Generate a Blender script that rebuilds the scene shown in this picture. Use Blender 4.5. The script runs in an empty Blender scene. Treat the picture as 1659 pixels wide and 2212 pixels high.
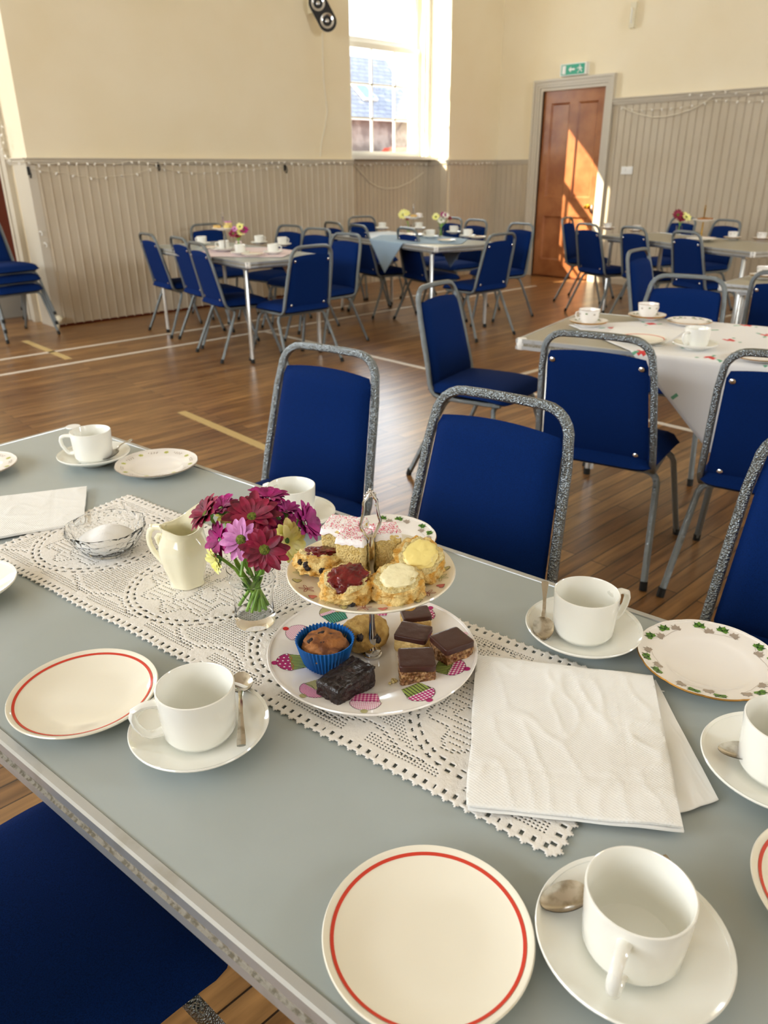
import bpy, bmesh, math, random
from mathutils import Vector, Matrix, noise
import numpy as np
random.seed(7)
D = bpy.data
SC = bpy.context.scene
COL = SC.collection
PI = math.pi
R = math.radians

# ------------------------------------------------------------------ camera, world, lights, exposure
FPX, PITCH, ROLL, YAW, CH = 1638.45, R(24.184), R(-0.4506), R(46.622), 1.33
def cam_axes():
    f = Vector((math.cos(PITCH)*math.cos(YAW), math.cos(PITCH)*math.sin(YAW), -math.sin(PITCH)))
    r = Vector((math.sin(YAW), -math.cos(YAW), 0.0))
    u = r.cross(f)
    return f, r*math.cos(ROLL)+u*math.sin(ROLL), u*math.cos(ROLL)-r*math.sin(ROLL)
CF, CR, CU = cam_axes()
def ray(x, y):
    return CF + CR*((x-829.5)/FPX) - CU*((y-1106)/FPX)
def at(x, y, z=0.745):            # where a sight line meets the horizontal plane at height z
    d = ray(x, y); return Vector((0, 0, CH)) + d*((z-CH)/d.z)
def atd(x, y, depth):             # point at a given distance
    return Vector((0, 0, CH)) + ray(x, y)*depth
def atp(x, y, ax, v):             # where a sight line meets the wall plane axis=v
    d = ray(x, y); return Vector((0, 0, CH)) + d*((v-(0, 0, CH)[ax])/d[ax])

cam_d = D.cameras.new('camera'); cam = D.objects.new('camera', cam_d); COL.objects.link(cam)
cam.matrix_world = Matrix(((CR.x, CU.x, -CF.x, 0), (CR.y, CU.y, -CF.y, 0), (CR.z, CU.z, -CF.z, CH), (0, 0, 0, 1)))
cam_d.sensor_fit = 'HORIZONTAL'; cam_d.sensor_width = 36.0; cam_d.lens = FPX/1659*36.0
cam_d.clip_start = 0.02; cam_d.clip_end = 200
cam_d.dof.use_dof = True; cam_d.dof.focus_distance = 0.95; cam_d.dof.aperture_fstop = 11.0
SC.camera = cam

SC.view_settings.view_transform = 'Standard'; SC.view_settings.look = 'None'
SC.view_settings.gamma = 1.0; SC.view_settings.use_curve_mapping = False
SC.view_settings.exposure = 0.2
SC.cycles.use_denoising = True
SC.cycles.max_bounces = 10; SC.cycles.diffuse_bounces = 5; SC.cycles.transparent_max_bounces = 12
SC.cycles.sample_clamp_indirect = 6.0; SC.cycles.caustics_reflective = False; SC.cycles.caustics_refractive = True

W = D.worlds.new('sky'); SC.world = W; W.use_nodes = True
bg = W.node_tree.nodes['Background']; bg.inputs[0].default_value = (0.86, 0.93, 1.0, 1); bg.inputs[1].default_value = 3.2

def sun(direction, strength, ang, col):
    l = D.lights.new('sun', 'SUN'); l.energy = strength; l.angle = ang; l.color = col
    o = D.objects.new('sun', l); COL.objects.link(o)
    o.rotation_euler = Vector(direction).to_track_quat('-Z', 'Y').to_euler(); return o
sun((1.0, -1.07, -1.05), 24.0, R(0.6), (1.0, 0.86, 0.66))

def area(name, loc, direction, sx, sy, power, col=(0.86, 0.93, 1.0)):
    l = D.lights.new(name, 'AREA'); l.shape = 'RECTANGLE'; l.size = sx; l.size_y = sy; l.energy = power; l.color = col
    o = D.objects.new(name, l); COL.objects.link(o); o.location = loc
    o.rotation_euler = Vector(direction).to_track_quat('-Z', 'Z').to_euler(); return o
# daylight at the hall's other windows (left wall, far wall, wall behind the camera, seen window)
area('window_light', (-3.93, 0.4, 2.60), (1, 0, -0.10), 1.5, 2.4, 80)
area('window_light', (-3.93, 2.9, 2.60), (1, 0, -0.10), 1.5, 2.4, 120)
area('window_light', (-3.93, 5.4, 2.60), (1, 0, -0.10), 1.5, 2.4, 120)
area('window_light', (0.0, 9.93, 2.85), (0.12, -1, -0.15), 1.3, 2.3, 190)
area('window_light', (1.5, -4.43, 2.9), (0.2, 1, -0.15), 1.3, 2.4, 36)
area('window_light', (5.2, -4.43, 2.9), (0.45, 1, -0.10), 1.3, 2.4, 320)
area('window_light', (7.36, 7.98, 2.6), (-0.25, -1, -0.28), 1.15, 1.9, 52, (0.82, 0.89, 1.0))

# ------------------------------------------------------------------ materials
def lin(h):
    if isinstance(h, str):
        c = [int(h[i:i+2], 16)/255 for i in (0, 2, 4)]
    else: c = [v/255 for v in h]
    return tuple((v/12.92 if v <= 0.04045 else ((v+0.055)/1.055)**2.4) for v in c) + (1,)
MATS = {}
def mat(name, col, rough=0.5, metal=0.0, bump=None, var=None, spec=None, trans=0, ior=None, sheen=0, sss=0, coat=0):
    """bump=(scale, strength, distance[, kind]); var=(scale, colour2, lo, hi)"""
    m = D.materials.new(name); m.use_nodes = True; nt = m.node_tree; b = nt.nodes['Principled BSDF']
    b.inputs['Base Color'].default_value = lin(col); b.inputs['Roughness'].default_value = rough
    b.inputs['Metallic'].default_value = metal
    if spec is not None: b.inputs['Specular IOR Level'].default_value = spec
    if trans: b.inputs['Transmission Weight'].default_value = trans
    if ior: b.inputs['IOR'].default_value = ior
    if sheen: b.inputs['Sheen Weight'].default_value = sheen
    if coat: b.inputs['Coat Weight'].default_value = coat; b.inputs['Coat Roughness'].default_value = 0.05
    if sss:
        b.inputs['Subsurface Weight'].default_value = sss; b.inputs['Subsurface Radius'].default_value = (0.004, 0.003, 0.002)
        b.inputs['Subsurface Scale'].default_value = 1.0
    L = nt.links
    tc = nt.nodes.new('ShaderNodeTexCoord')
    if var:
        n = nt.nodes.new('ShaderNodeTexNoise'); n.inputs['Scale'].default_value = var[0]; n.inputs['Detail'].default_value = 5
        r = nt.nodes.new('ShaderNodeValToRGB'); r.color_ramp.elements[0].position = var[2]; r.color_ramp.elements[1].position = var[3]
        r.color_ramp.elements[0].color = lin(col); r.color_ramp.elements[1].color = lin(var[1])
        L.new(tc.outputs['Object'], n.inputs['Vector']); L.new(n.outputs['Fac'], r.inputs['Fac']); L.new(r.outputs['Color'], b.inputs['Base Color'])
    if bump:
        kind = bump[3] if len(bump) > 3 else 'noise'
        if kind == 'dots':
            n = nt.nodes.new('ShaderNodeTexVoronoi'); n.inputs['Randomness'].default_value = 0.0; out = n.outputs['Distance']
        elif kind == 'voronoi':
            n = nt.nodes.new('ShaderNodeTexVoronoi'); out = n.outputs['Distance']
        else:
            n = nt.nodes.new('ShaderNodeTexNoise'); n.inputs['Detail'].default_value = 4; out = n.outputs['Fac']
        n.inputs['Scale'].default_value = bump[0]
        L.new(tc.outputs['Object'], n.inputs['Vector'])
        bp = nt.nodes.new('ShaderNodeBump'); bp.inputs['Strength'].default_value = bump[1]; bp.inputs['Distance'].default_value = bump[2]
        L.new(out, bp.inputs['Height']); L.new(bp.outputs['Normal'], b.inputs['Normal'])
    MATS[name] = m
    return m

mat('wall_cream', 'F4E8CC', 0.85, bump=(3, 0.15, 0.004), var=(1.2, 'F0E2C2', .35, .65))
mat('panel_paint', 'C8BBA5', 0.45, var=(2.0, 'C1B39B', .35, .65))
mat('trim_paint', 'CBC2B1', 0.4)
mat('window_paint', 'E9E7E0', 0.4)
mat('ceiling_paint', 'E8DFC8', 0.9)
mat('laminate', 'A9B1B0', 0.32, bump=(900, 0.08, 0.0003), var=(6, 'A5ADAB', .4, .6))
mat('laminate_tan', 'A39D8A', 0.35)
mat('aluminium', 'C6C9CA', 0.32, 0.6, bump=(60, 0.15, 0.0006), var=(25, 'B4B4AE', .55, .75))
mat('edge_core', 'A39D90', 0.8, bump=(500, 0.8, 0.001), var=(180, '77705F', .45, .6))
mat('leg_metal', 'D2D3D0', 0.25, 0.7)
mat('blue_fabric', '022868', 0.95, spec=.15, bump=(900, 0.35, 0.0006), var=(700, '021E50', .4, .6))
mat('hammered', '868E92', 0.28, 1.0, bump=(300, 1.0, 0.0022, 'voronoi'))
mat('black_rubber', '0C0C0C', 0.7)
mat('chrome', 'DADADA', 0.12, 1.0)
mat('silver_spoon', 'CFC9BE', 0.2, 1.0, var=(90, '8E8470', .5, .8))
mat('china_white', 'F3F2EA', 0.08, coat=0.3)
mat('china_cream', 'F3EDDC', 0.08, coat=0.3)
mat('china_bone', 'F5F0EA', 0.08, coat=0.3)
mat('china_ivory', 'F4EED2', 0.1, coat=0.4)
mat('red_line', 'D2402E', 0.15)
mat('gold_line', 'B98A44', 0.25, 0.8)
mat('crochet', 'EEE9E1', 0.9, bump=(420, 0.7, 0.001))
mat('paper_white', 'F4F3EF', 0.85, bump=(330, 0.6, 0.0012, 'dots'))
mat('paper_smooth', 'F3F2EE', 0.85)
mat('sugar', 'FBFBFB', 0.8, bump=(900, 0.6, 0.001))
mat('petal_magenta', 'B81680', 0.55, var=(60, '7E0A52', .4, .65), sss=0.05)
mat('petal_burgundy', '960C3C', 0.55, var=(60, '5E0524', .4, .65), sss=0.05)
mat('petal_purple', 'B02A8B', 0.55, var=(60, '7F1764', .4, .65), sss=0.05)
mat('petal_pink', 'DC8FCB', 0.55, var=(70, 'B45BA6', .45, .7), sss=0.05)
mat('petal_yellow', 'FFFAB0', 0.6, var=(60, 'F8F27C', .4, .65), sss=0.3)
mat('petal_white', 'F1F0E4', 0.55)
mat('flower_eye', '7E8A2C', 0.8, bump=(700, 1.0, 0.002, 'voronoi'), var=(200, '4E5A18', .4, .6))
mat('stem_green', '94C04C', 0.45, var=(40, '6E9E34', .4, .6))
mat('leaf_green', '4E8030', 0.5)
mat('crumb_pale', 'F0DDA0', 0.9, bump=(320, 1.0, 0.006), var=(150, 'DDBE72', .48, .68))
mat('scone_crust', 'DDA545', 0.7, bump=(240, 1.0, 0.005), var=(70, 'F0D48E', .42, .6))
mat('sponge', 'F2DA94', 0.9, bump=(420, 1.0, 0.004), var=(200, 'DCBA66', .5, .7))
mat('sponge_crust', 'B77A35', 0.8, bump=(300, 0.8, 0.002), var=(90, '8E5722', .4, .6))
mat('icing', 'F6F1F0', 0.35, bump=(150, 0.4, 0.002), sss=0.1)
mat('sprinkle_red', 'C8224E', 0.5); mat('sprinkle_pink', 'E88BA4', 0.5); mat('sprinkle_white', 'F2E4CF', 0.5)
mat('jam', '74070D', 0.12, bump=(180, 0.8, 0.003), var=(80, '4C0307', .4, .65))
mat('butter', 'F4E08C', 0.3, bump=(120, 0.3, 0.002)); mat('cream', 'F6ECC0', 0.3, bump=(120, 0.5, 0.003))
mat('raisin', '1E1218', 0.5, bump=(300, 1.0, 0.003))
mat('brownie', '241411', 0.5, bump=(160, 1.0, 0.005), var=(90, '3A211B', .5, .7))
mat('brownie_top', '1B1214', 0.28, bump=(60, 1.0, 0.006))
mat('chocolate', '42241D', 0.3, bump=(90, 0.25, 0.002))
mat('crispies', '8E5E36', 0.5, bump=(220, 1.0, 0.006, 'voronoi'), var=(150, 'C79B68', .45, .6))
mat('caramel', 'E2BE78', 0.6, bump=(200, .8, .003))
mat('case_blue', '0B63AE', 0.45); mat('muffin', 'A86B34', 0.7, bump=(120, .8, .003), var=(50, '6E3D1C', .45, .6))
mat('biscuit_ball', 'BE9A55', 0.8, bump=(160, .9, .003), var=(60, '9A7434', .45, .65))
for n_, c_ in dict(d_pink='D46C9C', d_magenta='B0286E', d_green='9DB25C', d_olive='B4AE78', d_teal='3FA086', d_white='F4EEF0', d_red='D42A2C', d_ink='3A3038',
                   d_leaf='2E5A1E', d_leaf2='5A8A2E', d_taupe='A89A8C', d_rose='C46A6A', d_maroon='8E2A44', d_lime='C6CC58', d_palepink='EBC3CF', d_sage='A9B48C').items():
    mat(n_, c_, 0.15)
mat('door_wood', 'A96C42', 0.3, bump=(30, .1, .001), var=(5, '925632', .4, .65), coat=0.2)
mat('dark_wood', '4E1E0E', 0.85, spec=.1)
mat('plastic_white', 'F0EFEA', 0.4); mat('plastic_cream', 'E5DCC0', 0.5); mat('plastic_black', '0E0F12', 0.35)
mat('sign_green', '1FA07E', 0.4); mat('cable_white', 'E8DFC9', 0.5); mat('bulb_clear', 'F6F2E8', 0.2)
mat('tape_white', 'E4DACB', 0.4); mat('tape_beige', 'C9AD74', 0.5)
mat('cloth_white', 'EEECEA', 0.85, bump=(400, .3, .0006)); mat('cloth_blue', '9DB6CC', 0.85); mat('cloth_pink', 'EBD9DC', 0.85)
mat('print_red', 'D8403E', 0.8); mat('print_green', '6BA888', 0.8)
mat('brass', 'C79A3A', 0.25, 1.0)
mat('stone_wall', 'A99C93', 0.9, bump=(3, 1, .05), var=(2.5, '7E706A', .4, .6)); mat('ground', '9A968C', 0.9)
mat('car_red', 'C8452E', 0.3); mat('tyre', '151515', 0.8); mat('car_glass', '2A3238', 0.1)
mat('skylight_blue', '5F8FC0', 0.1); mat('gutter', 'D8D6D0', .5)

def glass(name, rough=0.0, col=(1, 1, 1, 1), bump=None, ior=1.4):
    """glass that lets straight light through for shadows (thin glass look stays physical enough)"""
    m = D.materials.new(name); m.use_nodes = True; nt = m.node_tree; b = nt.nodes['Principled BSDF']
    b.inputs['Base Color'].default_value = col; b.inputs['Roughness'].default_value = rough
    b.inputs['Transmission Weight'].default_value = 1.0; b.inputs['IOR'].default_value = ior
    if bump:
        tc = nt.nodes.new('ShaderNodeTexCoord'); n = nt.nodes.new('ShaderNodeTexVoronoi'); n.inputs['Scale'].default_value = bump[0]
        bp = nt.nodes.new('ShaderNodeBump'); bp.inputs['Strength'].default_value = bump[1]; bp.inputs['Distance'].default_value = bump[2]
        nt.links.new(tc.outputs['Object'], n.inputs['Vector']); nt.links.new(n.outputs['Distance'], bp.inputs['Height'])
        nt.links.new(bp.outputs['Normal'], b.inputs['Normal'])
    MATS[name] = m; return m
glass('clear_glass', ior=1.2); glass('cut_glass', 0.02, (0.99, 1, 1, 1), (110, 0.6, 0.005), ior=1.2)
def pane_mat():
    m = D.materials.new('pane_glass'); m.use_nodes = True; nt = m.node_tree; nt.nodes.remove(nt.nodes['Principled BSDF'])
    t = nt.nodes.new('ShaderNodeBsdfTransparent'); t.inputs[0].default_value = (0.96, 0.98, 0.98, 1)
    g = nt.nodes.new('ShaderNodeBsdfGlossy'); g.inputs['Roughness'].default_value = 0.03
    x = nt.nodes.new('ShaderNodeMixShader'); x.inputs[0].default_value = 0.05
    nt.links.new(t.outputs[0], x.inputs[1]); nt.links.new(g.outputs[0], x.inputs[2]); nt.links.new(x.outputs[0], nt.nodes['Material Output'].inputs[0])
    MATS['pane_glass'] = m
pane_mat()

def brick_mat(name, c1, c2, mortar, w, h, ms, rough, gloss_var=False, rot=0.0, bump=0.2, scale=1.0, grain=True):
    m = D.materials.new(name); m.use_nodes = True; nt = m.node_tree; b = nt.nodes['Principled BSDF']; L = nt.links
    tc = nt.nodes.new('ShaderNodeTexCoord'); mp = nt.nodes.new('ShaderNodeMapping'); mp.inputs['Rotation'].default_value = (0, 0, rot)
    br = nt.nodes.new('ShaderNodeTexBrick'); br.inputs['Scale'].default_value = scale
    br.inputs['Brick Width'].default_value = w; br.inputs['Row Height'].default_value = h; br.inputs['Mortar Size'].default_value = ms
    br.inputs['Color1'].default_value = lin(c1); br.inputs['Color2'].default_value = lin(c2); br.inputs['Mortar'].default_value = lin(mortar)
    br.inputs['Bias'].default_value = 0.0; br.offset = 0.37; br.offset_frequency = 2
    L.new(tc.outputs['Object'], mp.inputs['Vector']); L.new(mp.outputs['Vector'], br.inputs['Vector'])
    src = br.outputs['Color']
    if grain:
        mp2 = nt.nodes.new('ShaderNodeMapping'); mp2.inputs['Scale'].default_value = (1.2, 14, 1); L.new(tc.outputs['Object'], mp2.inputs['Vector'])
        n = nt.nodes.new('ShaderNodeTexNoise'); n.inputs['Scale'].default_value = 3; n.inputs['Detail'].default_value = 6; L.new(mp2.outputs['Vector'], n.inputs['Vector'])
        rp = nt.nodes.new('ShaderNodeValToRGB'); rp.color_ramp.elements[0].position = .3; rp.color_ramp.elements[1].position = .72
        rp.color_ramp.elements[0].color = (.45, .43, .42, 1); rp.color_ramp.elements[1].color = (1.15, 1.15, 1.15, 1); L.new(n.outputs['Fac'], rp.inputs['Fac'])
        mx = nt.nodes.new('ShaderNodeMix'); mx.data_type = 'RGBA'; mx.blend_type = 'MULTIPLY'; mx.inputs[0].default_value = 1.0
        L.new(src, mx.inputs[6]); L.new(rp.outputs['Color'], mx.inputs[7]); src = mx.outputs[2]
    L.new(src, b.inputs['Base Color']); b.inputs['Roughness'].default_value = rough
    bp = nt.nodes.new('ShaderNodeBump'); bp.inputs['Strength'].default_value = bump; bp.inputs['Distance'].default_value = 0.002; bp.invert = True
    L.new(br.outputs['Fac'], bp.inputs['Height']); L.new(bp.outputs['Normal'], b.inputs['Normal'])
    MATS[name] = m
brick_mat('floor_boards', 'AC804E', '835B35', '3A2818', 1.4, 0.068, 0.0022, 0.28, bump=0.35)
brick_mat('slates', '8E93A4', '767B8E', '4B4E5C', 0.30, 0.16, 0.012, 0.6, bump=.6, grain=False)

# ------------------------------------------------------------------ mesh builder
class MB:
    def __init__(s): s.v = []; s.f = []; s.m = []; s.M = Matrix.Identity(4); s.mi = 0
    def add(s, vs, fs, mi=None):
        o = len(s.v); M = s.M
        s.v += [tuple(M @ Vector(p)) for p in vs]; s.f += [tuple(i+o for i in f) for f in fs]
        s.m += [s.mi if mi is None else mi]*len(fs); return s
    def box(s, c, d, rz=0, mi=None, rot=None):
        x, y, z = d[0]/2, d[1]/2, d[2]/2
        Rm = rot.to_3x3() if rot is not None else Matrix.Rotation(rz, 3, 'Z')
        vs = [Rm @ Vector((i*x, j*y, k*z)) + Vector(c) for i in (-1, 1) for j in (-1, 1) for k in (-1, 1)]
        return s.add(vs, [(0, 1, 3, 2), (4, 6, 7, 5), (0, 4, 5, 1), (2, 3, 7, 6), (0, 2, 6, 4), (1, 5, 7, 3)], mi)
    def bb(s, lo, hi, mi=None):
        return s.box([(a+b)/2 for a, b in zip(lo, hi)], [b-a for a, b in zip(lo, hi)], mi=mi)
    def tube(s, path, r, n=8, r2=None, up=(0, 0, 1), caps=True, closed=False, taper=None, mi=None, sq=1.0):
        """sweep an oval r (sideways) x r2 (along up) along a path"""
        r2 = r if r2 is None else r2; P = [Vector(p) for p in path]; N = len(P); up = Vector(up); vs = []; prev = None
        for i, p in enumerate(P):
            a = P[(i-1) % N] if (closed or i > 0) else p; b = P[(i+1) % N] if (closed or i < N-1) else p
            t = (b-a).normalized()
            if prev is None:
                u = up - t*up.dot(t)
                if u.length < 1e-4: u = Vector((1, 0, 0)) - t*t.x
            else: u = prev - t*prev.dot(t)
            u.normalize(); prev = u; w = t.cross(u)
            k = taper[i] if taper else 1.0
            for j in range(n):
                q = 2*PI*(j+.5)/n; cq, sq_ = math.cos(q), math.sin(q); vs.append(p + w*(r*k*math.copysign(abs(cq)**sq, cq)) + u*(r2*k*math.copysign(abs(sq_)**sq, sq_)))
        fs = []
        for i in range(N if closed else N-1):
            for j in range(n):
                a = i*n+j; b = i*n+(j+1) % n; c = ((i+1) % N)*n+(j+1) % n; d = ((i+1) % N)*n+j
                fs.append((a, b, c, d))
        if caps and not closed:
            fs.append(tuple(range(n))[::-1]); fs.append(tuple((N-1)*n+j for j in range(n)))
        return s.add(vs, fs, mi)
    def lathe(s, prof, n=48, c=(0, 0, 0), mis=None, rf=None, zf=None):
        """prof [(r,z)...]; r=0 ends become poles; rf(theta, r, i)-> r"""
        vs = []; rows = []
        for i, (r, z) in enumerate(prof):
            if r < 1e-6:
                rows.append([len(vs)]); vs.append((c[0], c[1], c[2]+z)); continue
            row = []
            for j in range(n):
                t = 2*PI*j/n; rr = rf(t, r, i) if rf else r; zz = zf(t, r, z, i) if zf else z
                row.append(len(vs)); vs.append((c[0]+rr*math.cos(t), c[1]+rr*math.sin(t), c[2]+zz))
            rows.append(row)
        o = len(s.v); M = s.M; s.v += [tuple(M @ Vector(p)) for p in vs]
        for i in range(len(rows)-1):
            A, B = rows[i], rows[i+1]; mi = mis[i] if mis else s.mi
            for j in range(n):
                k = (j+1) % n
                if len(A) == 1 and len(B) == 1: continue
                if len(A) == 1: f = (A[0], B[j], B[k])
                elif len(B) == 1: f = (A[j], B[0], A[k])
                else: f = (A[j], B[j], B[k], A[k])
                s.f.append(tuple(q+o for q in f)); s.m.append(mi)
        return s
    def grid(s, fn, nu, nv, mi=None, keep=None, flip=False):
        vs = [fn(i/nu, j/nv) for j in range(nv+1) for i in range(nu+1)]; fs = []
        for j in range(nv):
            for i in range(nu):
                if keep and not keep(i, j): continue
                a = j*(nu+1)+i; q = (a, a+1, a+nu+2, a+nu+1); fs.append(q[::-1] if flip else q)
        return s.add(vs, fs, mi)
    def prism(s, poly, z0, z1, mi=None, axis='z'):
        n = len(poly)
        def P(p, z): return (p[0], p[1], z) if axis == 'z' else ((z, p[0], p[1]) if axis == 'x' else (p[0], z, p[1]))
        vs = [P(p, z0) for p in poly] + [P(p, z1) for p in poly]
        fs = [tuple(range(n))[::-1], tuple(range(n, 2*n))] + [(i, (i+1) % n, n+(i+1) % n, n+i) for i in range(n)]
        return s.add(vs, fs, mi)
    def blob(s, c, r, nu=24, nv=14, e=1.0, amp=0.0, freq=1.0, seed=0, flat_top=None, mi=None, mifn=None, rz=0):
        """superellipsoid with noise"""
        off = Vector((seed*3.7, seed*1.3, seed*7.1)); vs = []; fs = []
        def sg(v, p): return math.copysign(abs(v)**p, v)
        for j in range(nv+1):
            ph = -PI/2 + PI*j/nv
            for i in range(nu):
                th = 2*PI*i/nu
                p = Vector((sg(math.cos(ph), e)*sg(math.cos(th), 1 if e <= 1 else 1), sg(math.cos(ph), e)*math.sin(th), sg(math.sin(ph), e)))
                k = 1 + amp*noise.fractal(p*freq+off, 1.0, 2.0, 4)
                p = Vector((p.x*r[0]*k, p.y*r[1]*k, p.z*r[2]*k))
                if flat_top is not None and p.z > flat_top: p.z = flat_top + (p.z-flat_top)*0.15
                p = Matrix.Rotation(rz, 3, 'Z') @ p
                vs.append(p + Vector(c))
        ms = []
        for j in range(nv):
            for i in range(nu):
                a = j*nu+i; b = j*nu+(i+1) % nu
                fs.append((a, b, b+nu, a+nu))
                z = (vs[a].z+vs[a+nu].z)/2 - c[2]; ms.append(mifn(z, j/nv) if mifn else (s.mi if mi is None else mi))
        o = len(s.v); s.v += [tuple(s.M @ Vector(p)) for p in vs]; s.f += [tuple(q+o for q in f) for f in fs]; s.m += ms
        return s
    def build(s, name, mats, parent=None, smooth=True, label=None, angle=40):
        me = D.meshes.new(name); me.from_pydata(s.v, [], s.f)
        if isinstance(mats, str): mats = [mats]
        for k in mats: me.materials.append(MATS[k])
        me.polygons.foreach_set('material_index', s.m)
        bm = bmesh.new(); bm.from_mesh(me); bmesh.ops.remove_doubles(bm, verts=bm.verts, dist=1e-6)
        bmesh.ops.recalc_face_normals(bm, faces=bm.faces); bm.to_mesh(me); bm.free()
        if smooth:
            me.polygons.foreach_set('use_smooth', [True]*len(me.polygons))
            try: me.set_sharp_from_angle(angle=R(angle))
            except Exception: pass
        o = D.objects.new(name, me); COL.objects.link(o)
        if parent is not None: o.parent = parent
        if label: o['label'] = label
        return o

def tag(o, label, cat, group=None, kind=None):
    o['label'] = label; o['category'] = cat
    if group: o['group'] = group
    if kind: o['kind'] = kind
    return o
def thing(name, label, cat, loc=(0, 0, 0), rz=0, group=None):
    o = D.objects.new(name, None); COL.objects.link(o); o.location = loc; o.rotation_euler = (0, 0, rz); o.empty_display_size = 0.02
    return tag(o, label, cat, group)
def struct(mb, name, mats, smooth=False, parent=None):
    o = mb.build(name, mats, parent, smooth=smooth)
    if parent is None: o['kind'] = 'structure'
    return o
def dup(root, loc, rz, label, group=None, scale=None):
    def cp(o, par):
        c = o.copy(); COL.objects.link(c); c.parent = par
        for ch in KIDS.get(o.name, []): cp(ch, c)
        return c
    r = cp(root, None); r.location = loc; r.rotation_euler = (root.rotation_euler[0], root.rotation_euler[1], rz); r['label'] = label
    if group: r['group'] = group
    if scale: r.scale = scale
    return r
KIDS = {}
def index_kids(root):
    def rec(o):
        KIDS[o.name] = [c for c in D.objects if c.parent == o]
        for c in KIDS[o.name]: rec(c)
    rec(root)

# ------------------------------------------------------------------ room shell
XR = 9.05; YB = 7.45; YW = 7.62; YP = 7.26; XL = -4.0; YF = -4.5; XC = 2.78; CZ = 4.9; XW0, XW1 = 6.56, 8.05; YEND = 10.0
m = MB(); m.bb((XL-.2, YF-.2, -.12), (XR+.3, YW+.3, 0)); m.bb((XL-.2, YW+.3, -.12), (XC+.5, YEND+.2, 0)); struct(m, 'floor', 'floor_boards')
m = MB(); m.bb((XL-.2, YF-.2, CZ), (XR+.3, YW+.33, CZ+.12)); m.bb((XL-.2, YW+.33, CZ), (XC+.5, YEND+.2, CZ+.12)); struct(m, 'ceiling', 'ceiling_paint')
# back wall: left run, window bay, pier
WX0, WX1, WZ0, WZ1 = 6.70, 8.00, 1.50, 3.56
m = MB()
m.bb((XC, YB, 0), (XW0, YB+.50, CZ))
m.bb((XW0, YW, 0), (XW1, YW+.33, WZ0)); m.bb((XW0, YW, WZ1), (XW1, YW+.33, CZ))
m.bb((XW0, YW, WZ0), (WX0, YW+.33, WZ1)); m.bb((WX1, YW, WZ0), (XW1, YW+.33, WZ1))
m.bb((XW1, YP, 0), (XR+.25, YW+.33, CZ))
struct(m, 'wall_back', 'wall_cream')
# wall with the left doorway, running away from the camera
m = MB(); LY0, LY1, LZ = 8.10, 9.15, 2.6
m.bb((XC, YB+.5, 0), (XC+.3, LY0, CZ)); m.bb((XC, LY1, 0), (XC+.3, YEND, CZ)); m.bb((XC, LY0, LZ), (XC+.3, LY1, CZ))
struct(m, 'wall_recess', 'wall_cream')
m = MB(); m.bb((XL-.2, YEND, 0), (XC+.5, YEND+.2, CZ)); struct(m, 'wall_far', 'wall_cream')
m = MB(); m.bb((XL-.2, YF-.2, 0), (XL, YEND+.2, CZ)); struct(m, 'wall_left', 'wall_cream')
m = MB(); m.bb((XL-.2, YF-.2, 0), (XR+.3, YF, CZ)); struct(m, 'wall_front', 'wall_cream')
DY0, DY1, DZ = 5.65, 6.56, 2.24
m = MB(); m.bb((XR, YF-.2, 0), (XR+.25, DY0, CZ)); m.bb((XR, DY1, 0), (XR+.25, YP, CZ)); m.bb((XR, DY0, DZ), (XR+.25, DY1, CZ))
struct(m, 'wall_right', 'wall_cream')
# blanked windows of the unseen walls (frames; their daylight comes from the lamps set in them)
def far_window(n, c, w, h, axis):
    m = MB()
    def b(du, dz, su, sz, t=.06):
        if axis == 'x': m.box((c[0], c[1]+du, c[2]+dz), (t, su, sz))
        else: m.box((c[0]+du, c[1], c[2]+dz), (su, t, sz))
    for k in (-1, 1): b(k*(w/2-.03), 0, .06, h); b(0, k*(h/2-.03), w, .06)
    b(0, 0, w, .05); b(0, 0, .03, h)
    struct(m, 'window_%d' % n, 'window_paint')
far_window(2, (XL+.03, .4, 2.60), 1.6, 2.6, 'x'); far_window(3, (XL+.03, 2.9, 2.60), 1.6, 2.6, 'x'); far_window(7, (XL+.03, 5.4, 2.60), 1.6, 2.6, 'x')
far_window(4, (0, YEND-.03, 2.85), 1.4, 2.5, 'y'); far_window(5, (1.5, YF+.03, 2.9), 1.4, 2.6, 'y'); far_window(6, (5.2, YF+.03, 2.9), 1.4, 2.6, 'y')

# tongue and groove boarding: p0 -> p1 with outward normal n
def boarding(name, p0, p1, n, z0, z1, pitch=0.088, parent=None, proud=False):
    p0 = Vector(p0); p1 = Vector(p1); d = (p1-p0); L = d.length; d.normalize(); n = Vector(n); t = 0.018
    prof = []; k = int(L/pitch)+1
    for i in range(k):
        x = i*pitch
        for (a, h) in ((((0, t-.001), (.002, t), (pitch-.020, t), (pitch-.0185, t+.001), (pitch-.016, t+.006), (pitch-.010, t+.008), (pitch-.004, t+.006), (pitch-.002, t+.001))) if proud else ((0, t-.006), (.003, t), (pitch-.017, t), (pitch-.0155, t-.005), (pitch-.013, t+.001), (pitch-.009, t+.003), (pitch-.005, t+.001), (pitch-.003, t-.006))):
            if x+a < L: prof.append((x+a, h))
    prof = [(0, 0)] + prof + [(L, t), (L, 0)]
    m = MB(); vs = []
    for z in (z0, z1):
        for (a, h) in prof:
            p = p0 + d*a + n*h; vs.append((p.x, p.y, z))
    N = len(prof); m.add(vs, [(i, i+1, N+i+1, N+i) for i in range(N-1)] + [tuple(range(N, 2*N))])
    return struct(m, name, 'panel_paint', parent=parent)
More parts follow.
